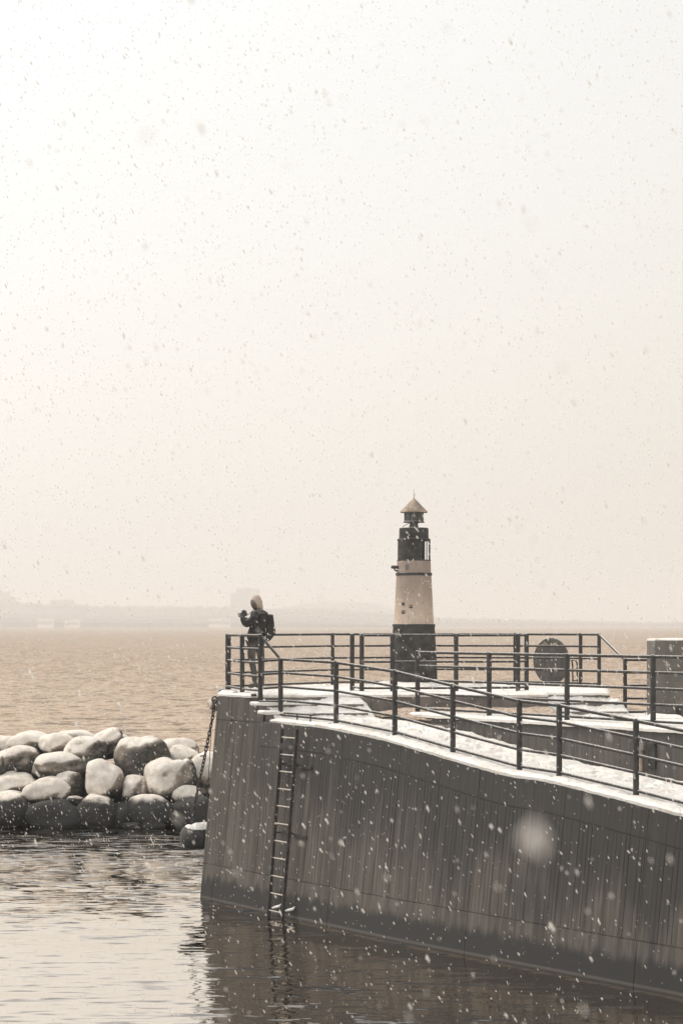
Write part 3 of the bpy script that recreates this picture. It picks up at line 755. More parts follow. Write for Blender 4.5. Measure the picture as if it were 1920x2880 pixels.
# ------------------------------------------------------------------ wall ladder
OUT = .13
tl0 = t_for_px(793, 3.3, OUT); tr0 = t_for_px(835, 3.3, OUT)
lad = empty('wall_ladder', wall_pt(tl0, 0, OUT), 'steel rung ladder fixed to quay wall from coping to water', 'ladder')
lb, rb = t_for_px(757, .1, OUT), t_for_px(796, .1, OUT)
def lad_pt(k, s):      # k 0 top..1 bottom, s 0 left 1 right
    z = 3.34 + (-.15 - 3.34) * k; tt = (tl0 + (lb - tl0) * k) * (1 - s) + (tr0 + (rb - tr0) * k) * s
    return wall_pt(tt, z, OUT)
for s in (0, 1):
    mb = MB(); a = [lad_pt(k / 8, s) for k in range(9)]
    up = a[0] + Vector((.06, .05, .10)) 
    # flat bar stringer
    vs = []; fs = []
    nn = Vector((NI.x, NI.y, 0)) * .035; dd = Vector((D_.x, D_.y, 0)) * .007
    for p in a: vs += [p - nn - dd, p - nn + dd, p + nn + dd, p + nn - dd]
    for i in range(8):
        for q in range(4): fs.append((i * 4 + q, i * 4 + (q + 1) % 4, i * 4 + 4 + (q + 1) % 4, i * 4 + 4 + q))
    fs += [(3, 2, 1, 0), (32, 33, 34, 35)]
    mb.add(vs, fs, False); mb.build('side_rail', M['chain'], lad)
def k_for_y(py, s):
    lo, hi = 0, 1.1
    for _ in range(40):
        m_ = (lo + hi) / 2; p = lad_pt(m_, s)
        if HOR + (EYE - p.z) / p.y * FPX < py: lo = m_
        else: hi = m_
    return lo
for yz in (455, 618, 778, 943, 1106, 1272, 1437, 1600, 1770, 1935, 2100):
    ya = 1940 + yz / 3.36; k = k_for_y(ya, .5)
    a, b_ = lad_pt(k, 0), lad_pt(k, 1); mb = MB(); mb.tube([a, b_], .013, 8); mb.build('rung', M['galv'] if yz < 2050 else M['galv'], lad)
for ya in (2152, 2346):
    k = k_for_y(ya, .5)
    for s, e in ((0, -.1), (1, 1.5)):
        a = lad_pt(k, s); tt = (tl0 + (lb - tl0) * k) * (1 - s) + (tr0 + (rb - tr0) * k) * s
        mb = MB(); q = wall_pt(tt + .0, a.z, -.01); mb.tube([a, q], .016, 6); mb.build('wall_bracket', M['rubber'], lad)
    a = lad_pt(k, 1); tt = tr0 + (rb - tr0) * k; c = wall_pt(tt + .20, a.z - .02, .02)
    mb = MB(); mb.box(c, (.34, .03, .05), rz=ang); mb.build('wall_bracket', M['rubber'], lad)
    c = wall_pt(tl0 + (lb - tl0) * k + .22, a.z + .01, .02)
    mb = MB(); mb.box(c, (.30, .03, .045), rz=ang); mb.build('wall_bracket', M['rubber'], lad)
# snow lying on the stones of the ladder foot
for i, (px, py) in enumerate(((780, 2537), (818, 2541))):
    tt = t_for_px(px, .12, .05); c = wall_pt(tt, .16, .07); mb = MB(); mb.tube([c + Vector((-.09, .05, -.02)), c + Vector((-.03, .02, 0)), c + Vector((.05, -.03, .025)), c + Vector((.08, -.05, .07))], [.012, .024, .026, .008], 8); mb.build('snow_lump', M['snow'], lad)
# grab rail at the ladder head
g0, g1 = P2d(.95), P2d(2.25); g0 = T2d(.95) + NI * .16; g1 = T2d(1.85) + NI * .16
gr = empty('grab_rail', (g0.x, g0.y, 3.49), 'short low grab rail in snow above the wall ladder', 'grab rail')
mb = MB(); mb.tube([Vector((g0.x, g0.y, 3.60)), Vector((g1.x, g1.y, 3.60))], .018, 8); mb.build('bar', M['steel'], gr)
for k in (.45, .9):
    q = g0.lerp(g1, k); mb = MB(); mb.tube([Vector((q.x, q.y, 3.42)), Vector((q.x, q.y, 3.60))], .014, 8); mb.build('leg', M['steel'], gr)

# ------------------------------------------------------------------ chain, rope, fender, lump
CY = 34.75
cp = [(603, 1975), (601, 2000), (598, 2017), (589, 2060), (580, 2106), (573, 2142), (565, 2178), (556, 2222), (549, 2255), (542, 2291), (538, 2326)]
cp3 = [at(x, y, CY - .0) for x, y in cp]
chain = empty('chain', cp3[0], 'dark iron chain hanging from the quay corner down to the fender', 'chain')
cl = [0]
for a, b_ in zip(cp3, cp3[1:]): cl.append(cl[-1] + (b_ - a).length)
def along(d):
    for i in range(len(cp3) - 1):
        if d <= cl[i + 1] or i == len(cp3) - 2: return cp3[i].lerp(cp3[i + 1], (d - cl[i]) / (cl[i + 1] - cl[i]))
def link_me():
    mb = MB(); pts = []; hl, hw = .036, .026
    for k in range(16):
        a = 2 * math.pi * k / 16; pts.append(Vector((hw * math.cos(a), 0, hl * math.sin(a) + (.016 if math.sin(a) > .01 else -.016 if math.sin(a) < -.01 else 0))))
    mb.tube(pts, .0118, 6, closed=True); return mb
lk0 = None; pitch = .078; n = int(cl[-1] / pitch)
for i in range(n + 1):
    a = along(min(cl[-1] - .001, i * pitch)); d = (along(min(cl[-1] - .001, i * pitch + .04)) - along(max(0, i * pitch - .04))).normalized()
    q = d.to_track_quat('Z', 'X').to_matrix() @ Matrix.Rotation((math.pi / 2) * (i % 2) + .5 + random.uniform(-.2, .2), 3, 'Z')
    if lk0 is None:
        lk0 = link_me().build('link', M['chain'], chain, origin=cp3[0]); lk0.location = (0, 0, 0); me = lk0.data
        for v in me.vertices: v.co = v.co + cp3[0]
        o = lk0
    else:
        o = lk0.copy(); C.objects.link(o); o.parent = chain
    o.location = a - cp3[0]; o.rotation_euler = q.to_euler()
mb = MB(); a = at(568, 2128, CY - .02); mb.tube([a + Vector((-.04, 0, .0)), a + Vector((.0, 0, .012)), a + Vector((.06, 0, .0))], .014, 6); mb.build('shackle_pin', M['chain'], chain)
mb = MB(); a = at(580, 2100, CY - .02); mb.tube([a + Vector((-.05, 0, .0)), a + Vector((.06, 0, -.01))], .014, 6); mb.build('shackle_pin', M['chain'], chain)
mb = MB(); a = at(597, 1990, CY); b_ = at(588, 2160, CY); c = at(584, 2220, CY + .02); d = at(578, 2330, CY + .05)
mb.tube([a, b_, c, d], .008, 6); o = mb.build('rope', M['chain']); tag(o, 'thin dark cable running straight down beside the hanging chain', 'cable')
# fender
fc = at(543, 2355, CY - .05); fd = empty('fender', fc - Vector((0, 0, .24)), 'big black rubber fender with snow on top hanging at quay corner', 'fender')
ax = Vector((.93, .36, 0)).normalized(); u_ = Vector((0, 0, 1)); v_ = ax.cross(u_)
def fend(rad, x0, zoff, cut=None):
    mb = MB(); n = 32; prof = [(-.25, .02), (-.245, .09), (-.225, .145), (-.18, .195), (-.11, .225), (0, .235), (.5, .235), (1.2, .235), (1.35, .20), (1.4, .1)]
    vs = []
    for s, r in prof:
        for k in range(n):
            a = 2 * math.pi * k / n; vs.append(fc + ax * s + u_ * (r * rad * math.sin(a) + zoff) + v_ * r * rad * math.cos(a))
    fs = [(i * n + k, i * n + (k + 1) % n, (i + 1) * n + (k + 1) % n, (i + 1) * n + k) for i in range(len(prof) - 1) for k in range(n)]
    fs += [tuple(range(n - 1, -1, -1)), tuple((len(prof) - 1) * n + k for k in range(n))]
    mb.add(vs, fs); return mb
fend(1, 0, 0).build('body', M['rubber'], fd)
mb = MB(); vs = []; fs = []; nn_ = 13; mm = 40
for i in range(mm + 1):
    s = -.17 + i * .035; r = .235 if s > 0 else math.sqrt(max(0, 1 - (s / .25) ** 2)) * .235
    for k in range(nn_):
        a = R(42 + 96 * k / (nn_ - 1)); e = math.sin(math.pi * k / (nn_ - 1)); dip = max(0, 1 - abs(s + .03) / .08)
        wob = noise.noise(Vector((s * 6, k * .4, 0))) * .014
        rr = r + (.045 * e ** .5 + wob * e) * (1 - .75 * dip) - .004 + (-.03 if i in (0, mm) else 0)
        vs.append(fc + ax * s + u_ * rr * math.sin(a) + v_ * r * math.cos(a) * 1.0)
for i in range(mm):
    for k in range(nn_ - 1): fs.append((i * nn_ + k, i * nn_ + k + 1, (i + 1) * nn_ + k + 1, (i + 1) * nn_ + k))
mb.add(vs, fs); mb.build('snow_cap', M['snow'], fd)
# snow-covered lump at the corner
lc = at(606, 1978, 34.98)
bm = bmesh.new(); bmesh.ops.create_icosphere(bm, subdivisions=4, radius=1)
mb = MB(); vs = []
for v in bm.verts:
    p = v.co.copy(); k = 1 + .18 * noise.noise(p * 1.6 + Vector((4, 1, 2)))
    vs.append(lc + Vector((p.x * .16 * k + (p.z > 0) * p.z * .06, p.y * .2 * k, p.z * .155 * k + .03 * noise.noise(p * 4))))
mb.add(vs, [[v.index for v in f.verts] for f in bm.faces]); bm.free()
o = mb.build('snow_clump', simple('icy_snow', (.50, .43, .365), .8, .3, 9, .4), origin=lc); tag(o, 'rounded clump of snow jutting out at quay corner above the chain', 'snow clump')
mb = MB(); a = at(604, 1968, CY - .08); mb.tube([a + Vector((-.055 * math.cos(k * math.pi / 8), 0, .055 * math.sin(k * math.pi / 8))) for k in range(-3, 12)], .016, 8); o = mb.build('mooring_ring', M['chain']); tag(o, 'dark iron ring on the quay corner holding the chain', 'ring')

# ------------------------------------------------------------------ boulders
G = 'boulders of the breakwater'
BL = [
 (8, 2098, 46, 30, 48.6, -8, .15, 'snowy boulder cut by left photo edge at the back of the breakwater'),
 (88, 2090, 66, 32, 48.5, -4, .12, 'long low snowy boulder on crest of breakwater with small dark notch'),
 (166, 2098, 53, 35, 48.2, -14, .0, 'evenly white boulder between the long crest boulder and the dark-faced capped one'),
 (215, 2080, 62, 25, 49.6, 0, .05, 'faint far snowy boulder seen over the breakwater crest'),
 (247, 2114, 57, 41, 47.6, 4, .50, 'dark round boulder wearing a thick snow cap left of the biggest boulder'),
 (302, 2094, 52, 36, 48.7, 24, .38, 'sloping boulder with bare dark right face just left of the biggest boulder'),
 (48, 2142, 62, 40, 47.4, 6, .42, 'dark-bellied boulder with ragged snow cap near left edge'),
 (-8, 2152, 26, 29, 47.0, 0, .40, 'small dark boulder with snow cap cut off by left edge'),
 (166, 2158, 77, 40, 47.3, 3, .28, 'wide boulder with snowy top and grey speckled belly in middle row'),
 (38, 2212, 70, 36, 46.9, 4, .10, 'broad flat snowy boulder at left edge above waterline row'),
 (129, 2230, 67, 40, 46.6, 8, -.15, 'rounded snow-covered boulder sitting over the dark wet rocks at left'),
 (188, 2212, 48, 44, 46.9, -24, .48, 'leaning grey boulder with snowy left shoulder beside the tall white boulder'),
 (292, 2200, 53, 60, 46.7, -6, -.15, 'tall boulder almost wholly white with snow in front centre'),
 (396, 2136, 70, 73, 47.6, -18, .74, 'biggest boulder with bare dark face and snow on its top left'),
 (474, 2196, 64, 66, 46.9, 22, .22, 'large egg-shaped boulder with snowy top and dusty grey base'),
 (380, 2226, 40, 42, 46.8, 0, .40, 'dull half-snowed boulder wedged between tall white and egg-shaped boulders'),
 (506, 2110, 48, 33, 48.4, -10, .05, 'smooth snowy boulder on crest right of the biggest boulder'),
 (515, 2128, 41, 31, 47.9, -12, .0, 'white boulder in front of the right crest boulder'),
 (585, 2180, 54, 66, 47.6, 4, .0, 'tall snow-covered boulder behind the chain next to the quay wall'),
 (522, 2240, 39, 32, 46.5, -8, .15, 'small bright snowy boulder left of the chain above dark rocks'),
 (480, 2097, 30, 18, 49.3, 0, .1, 'low far snowy boulder peeping out behind right crest boulders'),
 (345, 2087, 28, 18, 49.5, 0, .1, 'tiny far snowy boulder between sloping and biggest boulder'),
 (527, 2180, 33, 42, 47.2, 10, .85, 'bare dark boulder tucked under the white boulders near the chain'),
 (215, 2252, 25, 12, 46.35, -14, .45, 'small flat grey stone with thin snow above the waterline'),
 (22, 2178, 24, 12, 47.1, 10, .35, 'small stone peeking from gap near left edge'),
 (28, 2276, 62, 52, 46.3, 4, .45, 'waterline boulder at left edge with thin snow rim'),
 (272, 2284, 54, 51, 46.1, 2, .5, 'waterline boulder with curved snow rim in front of the tall white boulder'),
 (420, 2287, 62, 49, 46.1, -2, .5, 'wide waterline boulder with thin wavy snow rim near centre right'),
 (150, 2296, 78, 46, 46.2, 0, 1.5, 'black wet boulder below the rounded snowy boulder at left'),
 (545, 2294, 62, 52, 46.2, 0, 1.5, 'black wet boulder at the waterline behind the chain'),
 (345, 2296, 38, 40, 46.2, 0, 1.5, 'narrow black wet rock between two snow-rimmed waterline boulders'),
 (432, 2320, 36, 15, 45.75, 2, 1.5, 'low grey rock breaking the water surface left of the fender'),
 (372, 2324, 28, 10, 45.7, 0, 1.5, 'flat grey rock barely above water left of the low grey rock'),
 (-75, 2150, 60, 50, 47.4, 0, .2, 'snowy boulder beyond the left photo edge in middle row'),
 (-85, 2260, 60, 60, 46.4, 0, .6, 'dark boulder beyond the left photo edge at waterline'),
 (660, 2150, 60, 60, 47.8, 0, .1, 'snowy boulder hidden behind the quay wall corner'),
 (660, 2270, 60, 60, 46.6, 0, .8, 'dark boulder hidden behind quay wall near water'),
]
def boulder_mesh(seed, rx, ry, rz, rot):
    bm = bmesh.new(); bmesh.ops.create_icosphere(bm, subdivisions=5, radius=1)
    off = Vector((seed * 3.7, seed * 1.3, seed * 2.1)); vs = []
    Rm = Matrix.Rotation(-R(rot), 3, 'Y') @ Matrix.Rotation(random.uniform(-.4, .4), 3, 'Z')
    for v in bm.verts:
        p = v.co.copy(); q = Vector((abs(p.x) ** .88 * (1 if p.x > 0 else -1), abs(p.y) ** .88 * (1 if p.y > 0 else -1), abs(p.z) ** .92 * (1 if p.z > 0 else -1)))
        k = 1.04 + .24 * noise.noise(p * .9 + off) + .09 * noise.noise(p * 2.0 + off) + .010 * noise.noise(p * 7 + off)
        q = q * k
        vs.append(Rm @ Vector((q.x * rx, q.y * ry, q.z * rz)))
    fs = [[v.index for v in f.verts] for f in bm.faces]; bm.free()
    mb = MB(); mb.add(vs, fs); return mb
for i, (px, py, rx, ry, Y, rot, sl, lab) in enumerate(BL):
    c = at(px, py, Y); s = Y / FPX
    mb = boulder_mesh(i + 1, rx * s * 1.0, (rx + ry) * .5 * s, ry * s * 1.0, rot)
    o = mb.build('boulder', M['boulder'], origin=(0, 0, 0)); o.location = c
    o['snow_line'] = float(sl); tag(o, lab, 'boulder', G)
# dark stones filling the core of the breakwater
mb = MB(); vs = []; fs = []; nx, ny = 90, 14
for i in range(nx + 1):
    for j in range(ny + 1):
        x = -13 + 13.5 * i / nx; v = j / ny; y = 46.5 + 3.6 * v; z = -1.0 + 2.6 * math.sin(math.pi * min(1, v * .9 + .05)) ** .8
        z += noise.noise(Vector((x * 1.6, y * 1.6, 0))) * .25; vs.append(Vector((x, y, z - .25)))
for i in range(nx):
    for j in range(ny): a = i * (ny + 1) + j; fs.append((a, a + ny + 1, a + ny + 2, a + 1))
mb.add(vs, fs); o = mb.build('breakwater', M['rubber']); tag(o, 'dark rubble core of the breakwater under the boulders', 'rubble', kind='structure')

# ------------------------------------------------------------------ person
PY = 36.55
def pp(zx, zy, dy=0.0):                 # zoomed photo measurement -> metres at the person's distance
    return at(560 + zx / 4.61, 1640 + zy / 4.61, PY + dy)
per = empty('person', Vector((pp(760, 1340).x, PY, ZD)), 'person in dark jacket and pale hood standing at the railing holding a camera', 'person')
def skin(name, verts, edges, mat, parent=per, sub=2, root=0):
    me = bpy.data.meshes.new(name); o0 = parent.location
    me.from_pydata([tuple(Vector(v[0]) - o0) for v in verts], edges, [])
    o = bpy.data.objects.new(name, me); C.objects.link(o); o.parent = parent
    md = o.modifiers.new('skin', 'SKIN'); md.use_smooth_shade = True; md.branch_smoothing = .6
    for i, v in enumerate(verts):
        r = v[1]; me.skin_vertices[0].data[i].radius = (r, r) if not isinstance(r, tuple) else r
        me.skin_vertices[0].data[i].use_root = (i == root)
    s = o.modifiers.new('sub', 'SUBSURF'); s.levels = sub; s.render_levels = sub
    me.materials.append(mat); return o
M['jacket'] = simple('dark_jacket', (.040, .039, .038), .9, .3, 14, .4, dust=.12, spec=.1)
M['jeans'] = simple('jeans', (.080, .073, .067), .9, .25, 12, .3)
M['skin'] = simple('skin', (.13, .105, .088), .6, .1, 10, 0)
M['hood'] = simple('pale_hood', (.44, .355, .29), .9, .12, 12, .3)
M['boot'] = simple('boot_leather', (.09, .082, .075), .7, .2, 10, .2)
head = pp(722, 268, 0)
def pn(x, y, dy=0.0): return at(x, y, PY + dy)
head = pn(716, 1700, -.02)
bv = [(pp(735, 760, 0), .12), (pp(745, 600, 0), .13), (pp(765, 430, 0), .14), (pn(731, 1722), .08), (pn(727, 1714), .055), (pn(720, 1705), .075), (head, .082), (pn(717, 1692), .07),
      (pn(712, 1738, -.2), .055), (pn(693, 1758, -.22), .045), (pn(682, 1741, -.16), .032), (pn(735, 1730, .17), .055), (pn(706, 1754, .16), .045), (pn(690, 1742, .07), .032),
      (pp(700, 800, -.07), .085), (pp(690, 1010, -.08), .06), (pp(715, 1290, -.08), .045), (pp(790, 800, .09), .085), (pp(800, 1020, .1), .06), (pp(810, 1290, .1), .045)]
be = [(0, 1), (1, 2), (2, 3), (3, 4), (4, 5), (5, 6), (6, 7), (2, 8), (8, 9), (9, 10), (2, 11), (11, 12), (12, 13), (0, 14), (14, 15), (15, 16), (0, 17), (17, 18), (18, 19)]
def hand(w, side, tip):
    b = len(bv); palm = w[0].lerp(tip, .45); bv.append((palm, .030)); be.append((w[1], b))
    for k in range(4):
        o_ = Vector((0, (k - 1.5) * .02 * side, .0)); a = palm.lerp(tip, .55) + o_ + Vector((-.005, 0, .012 - .008 * k)); c = tip + o_ + Vector((.012 * (k == 3) - .012, 0, -.012 * k)); d = c + Vector((.022, -.010 * side, -.014))
        n_ = len(bv); bv.extend([(a, .0115), (c, .0105), (d, .0095)]); be.extend([(b, n_), (n_, n_ + 1), (n_ + 1, n_ + 2)])
    n_ = len(bv); q = palm + Vector((.02, .012 * side, .03)); bv.extend([(q, .012), (q + Vector((-.025, .012 * side, .024)), .010)]); be.extend([(b, n_), (n_, n_ + 1)])
hand((bv[10][0], 10), 1, pn(677, 1733, -.12)); hand((bv[13][0], 13), -1, pn(679, 1731, .06))
skin('body', bv, be, M['skin'])
fdir = Vector((-.66, -.70, -.28)).normalized(); side_v = fdir.cross(Vector((0, 0, 1))).normalized(); upv = side_v.cross(fdir)
def blob(name, c, r, mat, par=per, sc_=(1, 1, 1)):
    mb = MB(); bm = bmesh.new(); bmesh.ops.create_icosphere(bm, subdivisions=3, radius=r)
    mb.add([c + side_v * v.co.x * sc_[0] + fdir * v.co.y * sc_[1] + upv * v.co.z * sc_[2] for v in bm.verts], [[v.index for v in f.verts] for f in bm.faces]); bm.free()
    return mb.build(name, mat, par)
hc = head + Vector((.035, .05, .02))
fo = pn(712, 1703, -.06)                       # middle of the face
blob('face', fo - fdir * .055, .088, M['skin'], sc_=(.84, .95, 1.2))
fs_ = fo + fdir * .024
blob('nose', fs_ + fdir * .010 - upv * .008, .014, M['skin'], sc_=(.8, 1, 1.5))
for s_ in (-1, 1): blob('eye', fs_ - fdir * .008 + side_v * .028 * s_ + upv * .022, .010, M['rubber'])
blob('mouth', fs_ - fdir * .010 - upv * .042, .012, M['rubber'], sc_=(1.7, .5, .4))
blob('beard', fo - fdir * .04 - upv * .070, .055, M['jacket'], sc_=(1.0, .9, .7))
# hood: a shell round the head, open in front of the face
bm = bmesh.new(); bmesh.ops.create_icosphere(bm, subdivisions=5, radius=1); hv = {}
for v in bm.verts:
    p = v.co; k = 1 + .05 * noise.noise(p * 3)
    q = hc + side_v * p.x * .112 * k + fdir * p.y * .135 * k + upv * p.z * .150 * k
    if p.z > .35: q += Vector((.012, .02, .030)) * (p.z - .35) * 1.3
    if p.z < -.3: q += Vector((.055, .03, -.02)) * (-p.z - .3) * 1.3
    hv[v.index] = q
def opening(c): return c.y > .30 and (c.x / .72) ** 2 + ((c.z + .12) / .80) ** 2 < 1
keep = [f for f in bm.faces if not opening(f.calc_center_median())]
mb = MB(); mb.add([hv[v.index] for v in bm.verts], [[v.index for v in f.verts] for f in keep]); bm.free()
ho = mb.build('hood', M['hood'], per); so = ho.modifiers.new('solid', 'SOLIDIFY'); so.thickness = .014; so.offset = -1
# jacket: lofted trunk with the sleeves grown from it
jm = MB(); rings = [(1714, 724, 738, .07), (1718, 712, 745, .13), (1723, 706, 752, .19), (1730, 703.5, 756, .225), (1742, 702, 757, .225), (1756, 702, 757, .20), (1766, 701, 755, .185), (1776, 697, 752, .18), (1786, 694.5, 750, .185), (1796, 693.5, 748, .195), (1803, 692.5, 747, .20), (1801, 697, 744, .17)]
nj = 36
for i, (y, xl, xr, dep) in enumerate(rings):
    a_ = pn(xl, y); b_ = pn(xr, y); c = (a_ + b_) / 2; rx_ = (b_ - a_).length / 2
    for k in range(nj):
        a = 2 * math.pi * k / nj; ca, sa = math.cos(a), math.sin(a)
        wob = 1 + .035 * noise.noise(Vector((ca * 2.2, sa * 2.2, y * .11)))
        jm.v.append(c + Vector((rx_ * abs(ca) ** .85 * (1 if ca > 0 else -1) * wob, dep * abs(sa) ** .85 * (1 if sa > 0 else -1) * wob, 0)))
for i in range(len(rings) - 1):
    for k in range(nj): jm.f.append((i * nj + k, (i + 1) * nj + k, (i + 1) * nj + (k + 1) % nj, i * nj + (k + 1) % nj)); jm.sm.append(True)
jm.f.append(tuple(range(nj))); jm.sm.append(True)
def sleeve(pts, rs):
    f_ = []; r_ = []
    for i in range(len(pts) - 1):
        for k in range(5): q = k / 5; f_.append(pts[i].lerp(pts[i + 1], q)); r_.append(rs[i] * (1 - q) + rs[i + 1] * q)
    f_.append(pts[-1]); r_.append(rs[-1])
    g_ = [f_[0]] + [(f_[i - 1] + f_[i] * 2 + f_[i + 1]) / 4 for i in range(1, len(f_) - 1)] + [f_[-1]]
    jm.tube(g_, r_, 16)
sleeve([pn(726, 1728, -.16), pn(711, 1744, -.20), pn(692, 1756, -.21), pn(685, 1746, -.18), pn(682, 1738, -.15)], [.105, .088, .075, .062, .052])
sleeve([pn(740, 1728, .16), pn(720, 1746, .20), pn(702, 1755, .17), pn(693, 1748, .12), pn(690, 1741, .08)], [.100, .085, .07, .06, .05])
jm.build('jacket', M['jacket'], per)
# trousers
tv = [(pp(730, 760, 0), (.135, .13)), (pp(697, 800, -.08), .098), (pp(672, 900, -.09), .088), (pp(682, 1020, -.09), .072), (pp(712, 1150, -.09), .064), (pp(722, 1285, -.09), .058),
      (pp(778, 800, .08), .098), (pp(795, 900, .09), .088), (pp(805, 1030, .10), .072), (pp(808, 1160, .10), .062), (pp(812, 1290, .10), .056)]
te = [(0, 1), (1, 2), (2, 3), (3, 4), (4, 5), (0, 6), (6, 7), (7, 8), (8, 9), (9, 10)]
skin('trousers', tv, te, M['jeans'])
for zx, dy in ((715, -.09), (806, .10)):
    a = pp(zx, 1290, dy); z0 = ZD + .01
    bt = [(Vector((a.x + .02, a.y, z0 + .17)), .06), (Vector((a.x + .02, a.y, z0 + .065)), .058), (Vector((a.x - .06, a.y, z0 + .050)), .05), (Vector((a.x - .14, a.y - .02, z0 + .042)), .042)]
    o = skin('boot', bt, [(0, 1), (1, 2), (2, 3)], M['boot'])
# backpack
bk = empty('backpack', pp(925, 760, 0), 'black backpack worn on the person back dusted with snow', 'backpack')
pm_ = MB(); npk = 28; prs = [(1728.5, 756, 764, .07), (1730, 752, 768, .11), (1736, 750, 768.5, .14), (1750, 750, 770.5, .155), (1768, 750, 772, .16), (1780, 748, 772, .16), (1792, 747, 768, .15), (1800, 746, 762, .12), (1804, 748, 756, .08)]
for i, (y, xl, xr, dep) in enumerate(prs):
    a_ = pn(xl, y); b_ = pn(xr, y); c = (a_ + b_) / 2; rx_ = (b_ - a_).length / 2
    for k in range(npk):
        a = 2 * math.pi * k / npk; ca, sa = math.cos(a), math.sin(a)
        pm_.v.append(c + Vector((rx_ * abs(ca) ** .6 * (1 if ca > 0 else -1), dep * abs(sa) ** .6 * (1 if sa > 0 else -1), .006 * math.sin(3 * a + i))))
for i in range(len(prs) - 1):
    for k in range(npk): pm_.f.append((i * npk + k, (i + 1) * npk + k, (i + 1) * npk + (k + 1) % npk, i * npk + (k + 1) % npk)); pm_.sm.append(True)
pm_.f += [tuple(range(npk)), tuple((len(prs) - 1) * npk + k for k in range(npk - 1, -1, -1))]; pm_.sm += [True, True]
pm_.build('pack_bag', M['jacket'], bk)
for s in (-1, 1):
    mb = MB(); mb.tube([pn(756, 1732, .11 * s), pn(742, 1719, .14 * s), pn(716, 1722, .15 * s), pn(706, 1734, .17 * s), pn(718, 1760, .205 * s), pn(752, 1785, .14 * s)], .014, 8); mb.build('strap', M['rubber'], bk)
mb = MB(); mb.box(pn(770.5, 1776), (.05, .2, .17), bev=.018); mb.build('front_pocket', M['jacket'], bk)
# camera in hands
cmo = empty('photo_camera', pp(580, 440, -.02), 'black photo camera held in both hands of the hooded person', 'camera')
cc = pn(687, 1726, -.02); ry = Matrix.Rotation(R(-14), 3, 'Y')
mb = MB(); mb.box(cc, (.10, .15, .115), M=ry, bev=.016); mb.build('camera_body', M['rubber'], cmo)
mb = MB(); mb.box(cc + ry @ Vector((-.005, 0, .058)), (.06, .05, .035), M=ry, bev=.01); mb.build('viewfinder', M['rubber'], cmo)
mb = MB(); mb.tube([cc + ry @ Vector((-.03, 0, -.005)), cc + ry @ Vector((-.08, 0, -.005)), cc + ry @ Vector((-.13, 0, -.005))], [.038, .040, .043], 20); mb.build('camera_lens', M['rubber'], cmo)
mb = MB(); mb.tube([cc + Vector((.03, -.07, .03)), pn(698, 1729, -.08), pn(706, 1722, -.1), pn(714, 1714, -.09), pn(724, 1711, .0)], .007, 6); mb.build('neck_strap', M['rubber'], cmo)

# ------------------------------------------------------------------ water
mb = MB(); mb.add([(-60, -30, 0), (60, -30, 0), (60, 48.2, 0), (-60, 48.2, 0)], [(0, 1, 2, 3)], False); o = mb.build('harbour_water', M['harbour']); tag(o, 'calm rippled harbour water in front of quay wall', 'water', kind='structure')
mb = MB(); mb.add([(-3000, 48.2, 0), (3000, 48.2, 0), (4200, 7600, 0), (-4200, 7600, 0)], [(0, 1, 2, 3)], False); o = mb.build('sea', M['sea']); tag(o, 'choppy tan sea reaching to the far shore', 'sea', kind='structure')
mb = MB(); mb.add([(-3300, -35, -6), (3300, -35, -6), (4400, 7700, -6), (-4400, 7700, -6)], [(0, 1, 2, 3)], False); o = mb.build('seabed', M['rubber']); tag(o, 'dark seabed below the water', 'seabed', kind='structure')

# ------------------------------------------------------------------ far shore
M['hill'] = simple('wooded_hills', (.10, .08, .065), .95, .3, .01, 0)
M['farwall'] = simple('far_concrete', (.28, .23, .19), .9, .15, .05, 0)
M['farwhite'] = simple('far_white_hall', (.80, .74, .66), .9, .1, .05, 0)
M['farglass'] = simple('far_windows', (.10, .09, .08), .5, .1, .05, 0)
def ridge(name, Y, prof, depth, lab, rough_):
    mb = MB(); vs = []; fs = []; x = prof[0][0]; cols = []
    while x <= prof[-1][0]:
        for (a, ya), (b_, yb) in zip(prof, prof[1:]):
            if x <= b_: y = ya + (yb - ya) * (x - a) / (b_ - a); break
        s = Y / FPX; h = (HOR - y) * s + EYE + noise.noise(Vector((x * .05, Y, 0))) * rough_ + noise.noise(Vector((x * .25, Y, 3))) * rough_ * .6
        cols.append(((x - 960) * s, max(1.0, h))); x += 5
    for X, h in cols:
        vs += [Vector((X, Y, -2)), Vector((X, Y + 4, h * .55)), Vector((X, Y + depth * .3, h)), Vector((X, Y + depth, h * .8)), Vector((X, Y + depth * 1.2, -2))]
    for i in range(len(cols) - 1):
        for k in range(4): fs.append((i * 5 + k, (i + 1) * 5 + k, (i + 1) * 5 + k + 1, i * 5 + k + 1))
    mb.add(vs, fs); o = mb.build(name, M['hill']); tag(o, lab, 'hills', kind='structure')
ridge('terrain', 3000, [(-900, 1735), (0, 1738), (300, 1741), (600, 1744), (900, 1748), (1100, 1754), (1200, 1760)], 160, 'low wooded near strip of far shore', 2.0)
ridge('hills', 3900, [(-900, 1690), (0, 1690), (80, 1697), (200, 1698), (240, 1703), (400, 1705), (620, 1706), (740, 1712), (900, 1712), (1060, 1722), (1250, 1738), (1500, 1744), (1700, 1747), (1920, 1752), (2600, 1756)], 260, 'low wooded hills of far shore fading in snowfall', 4.0)
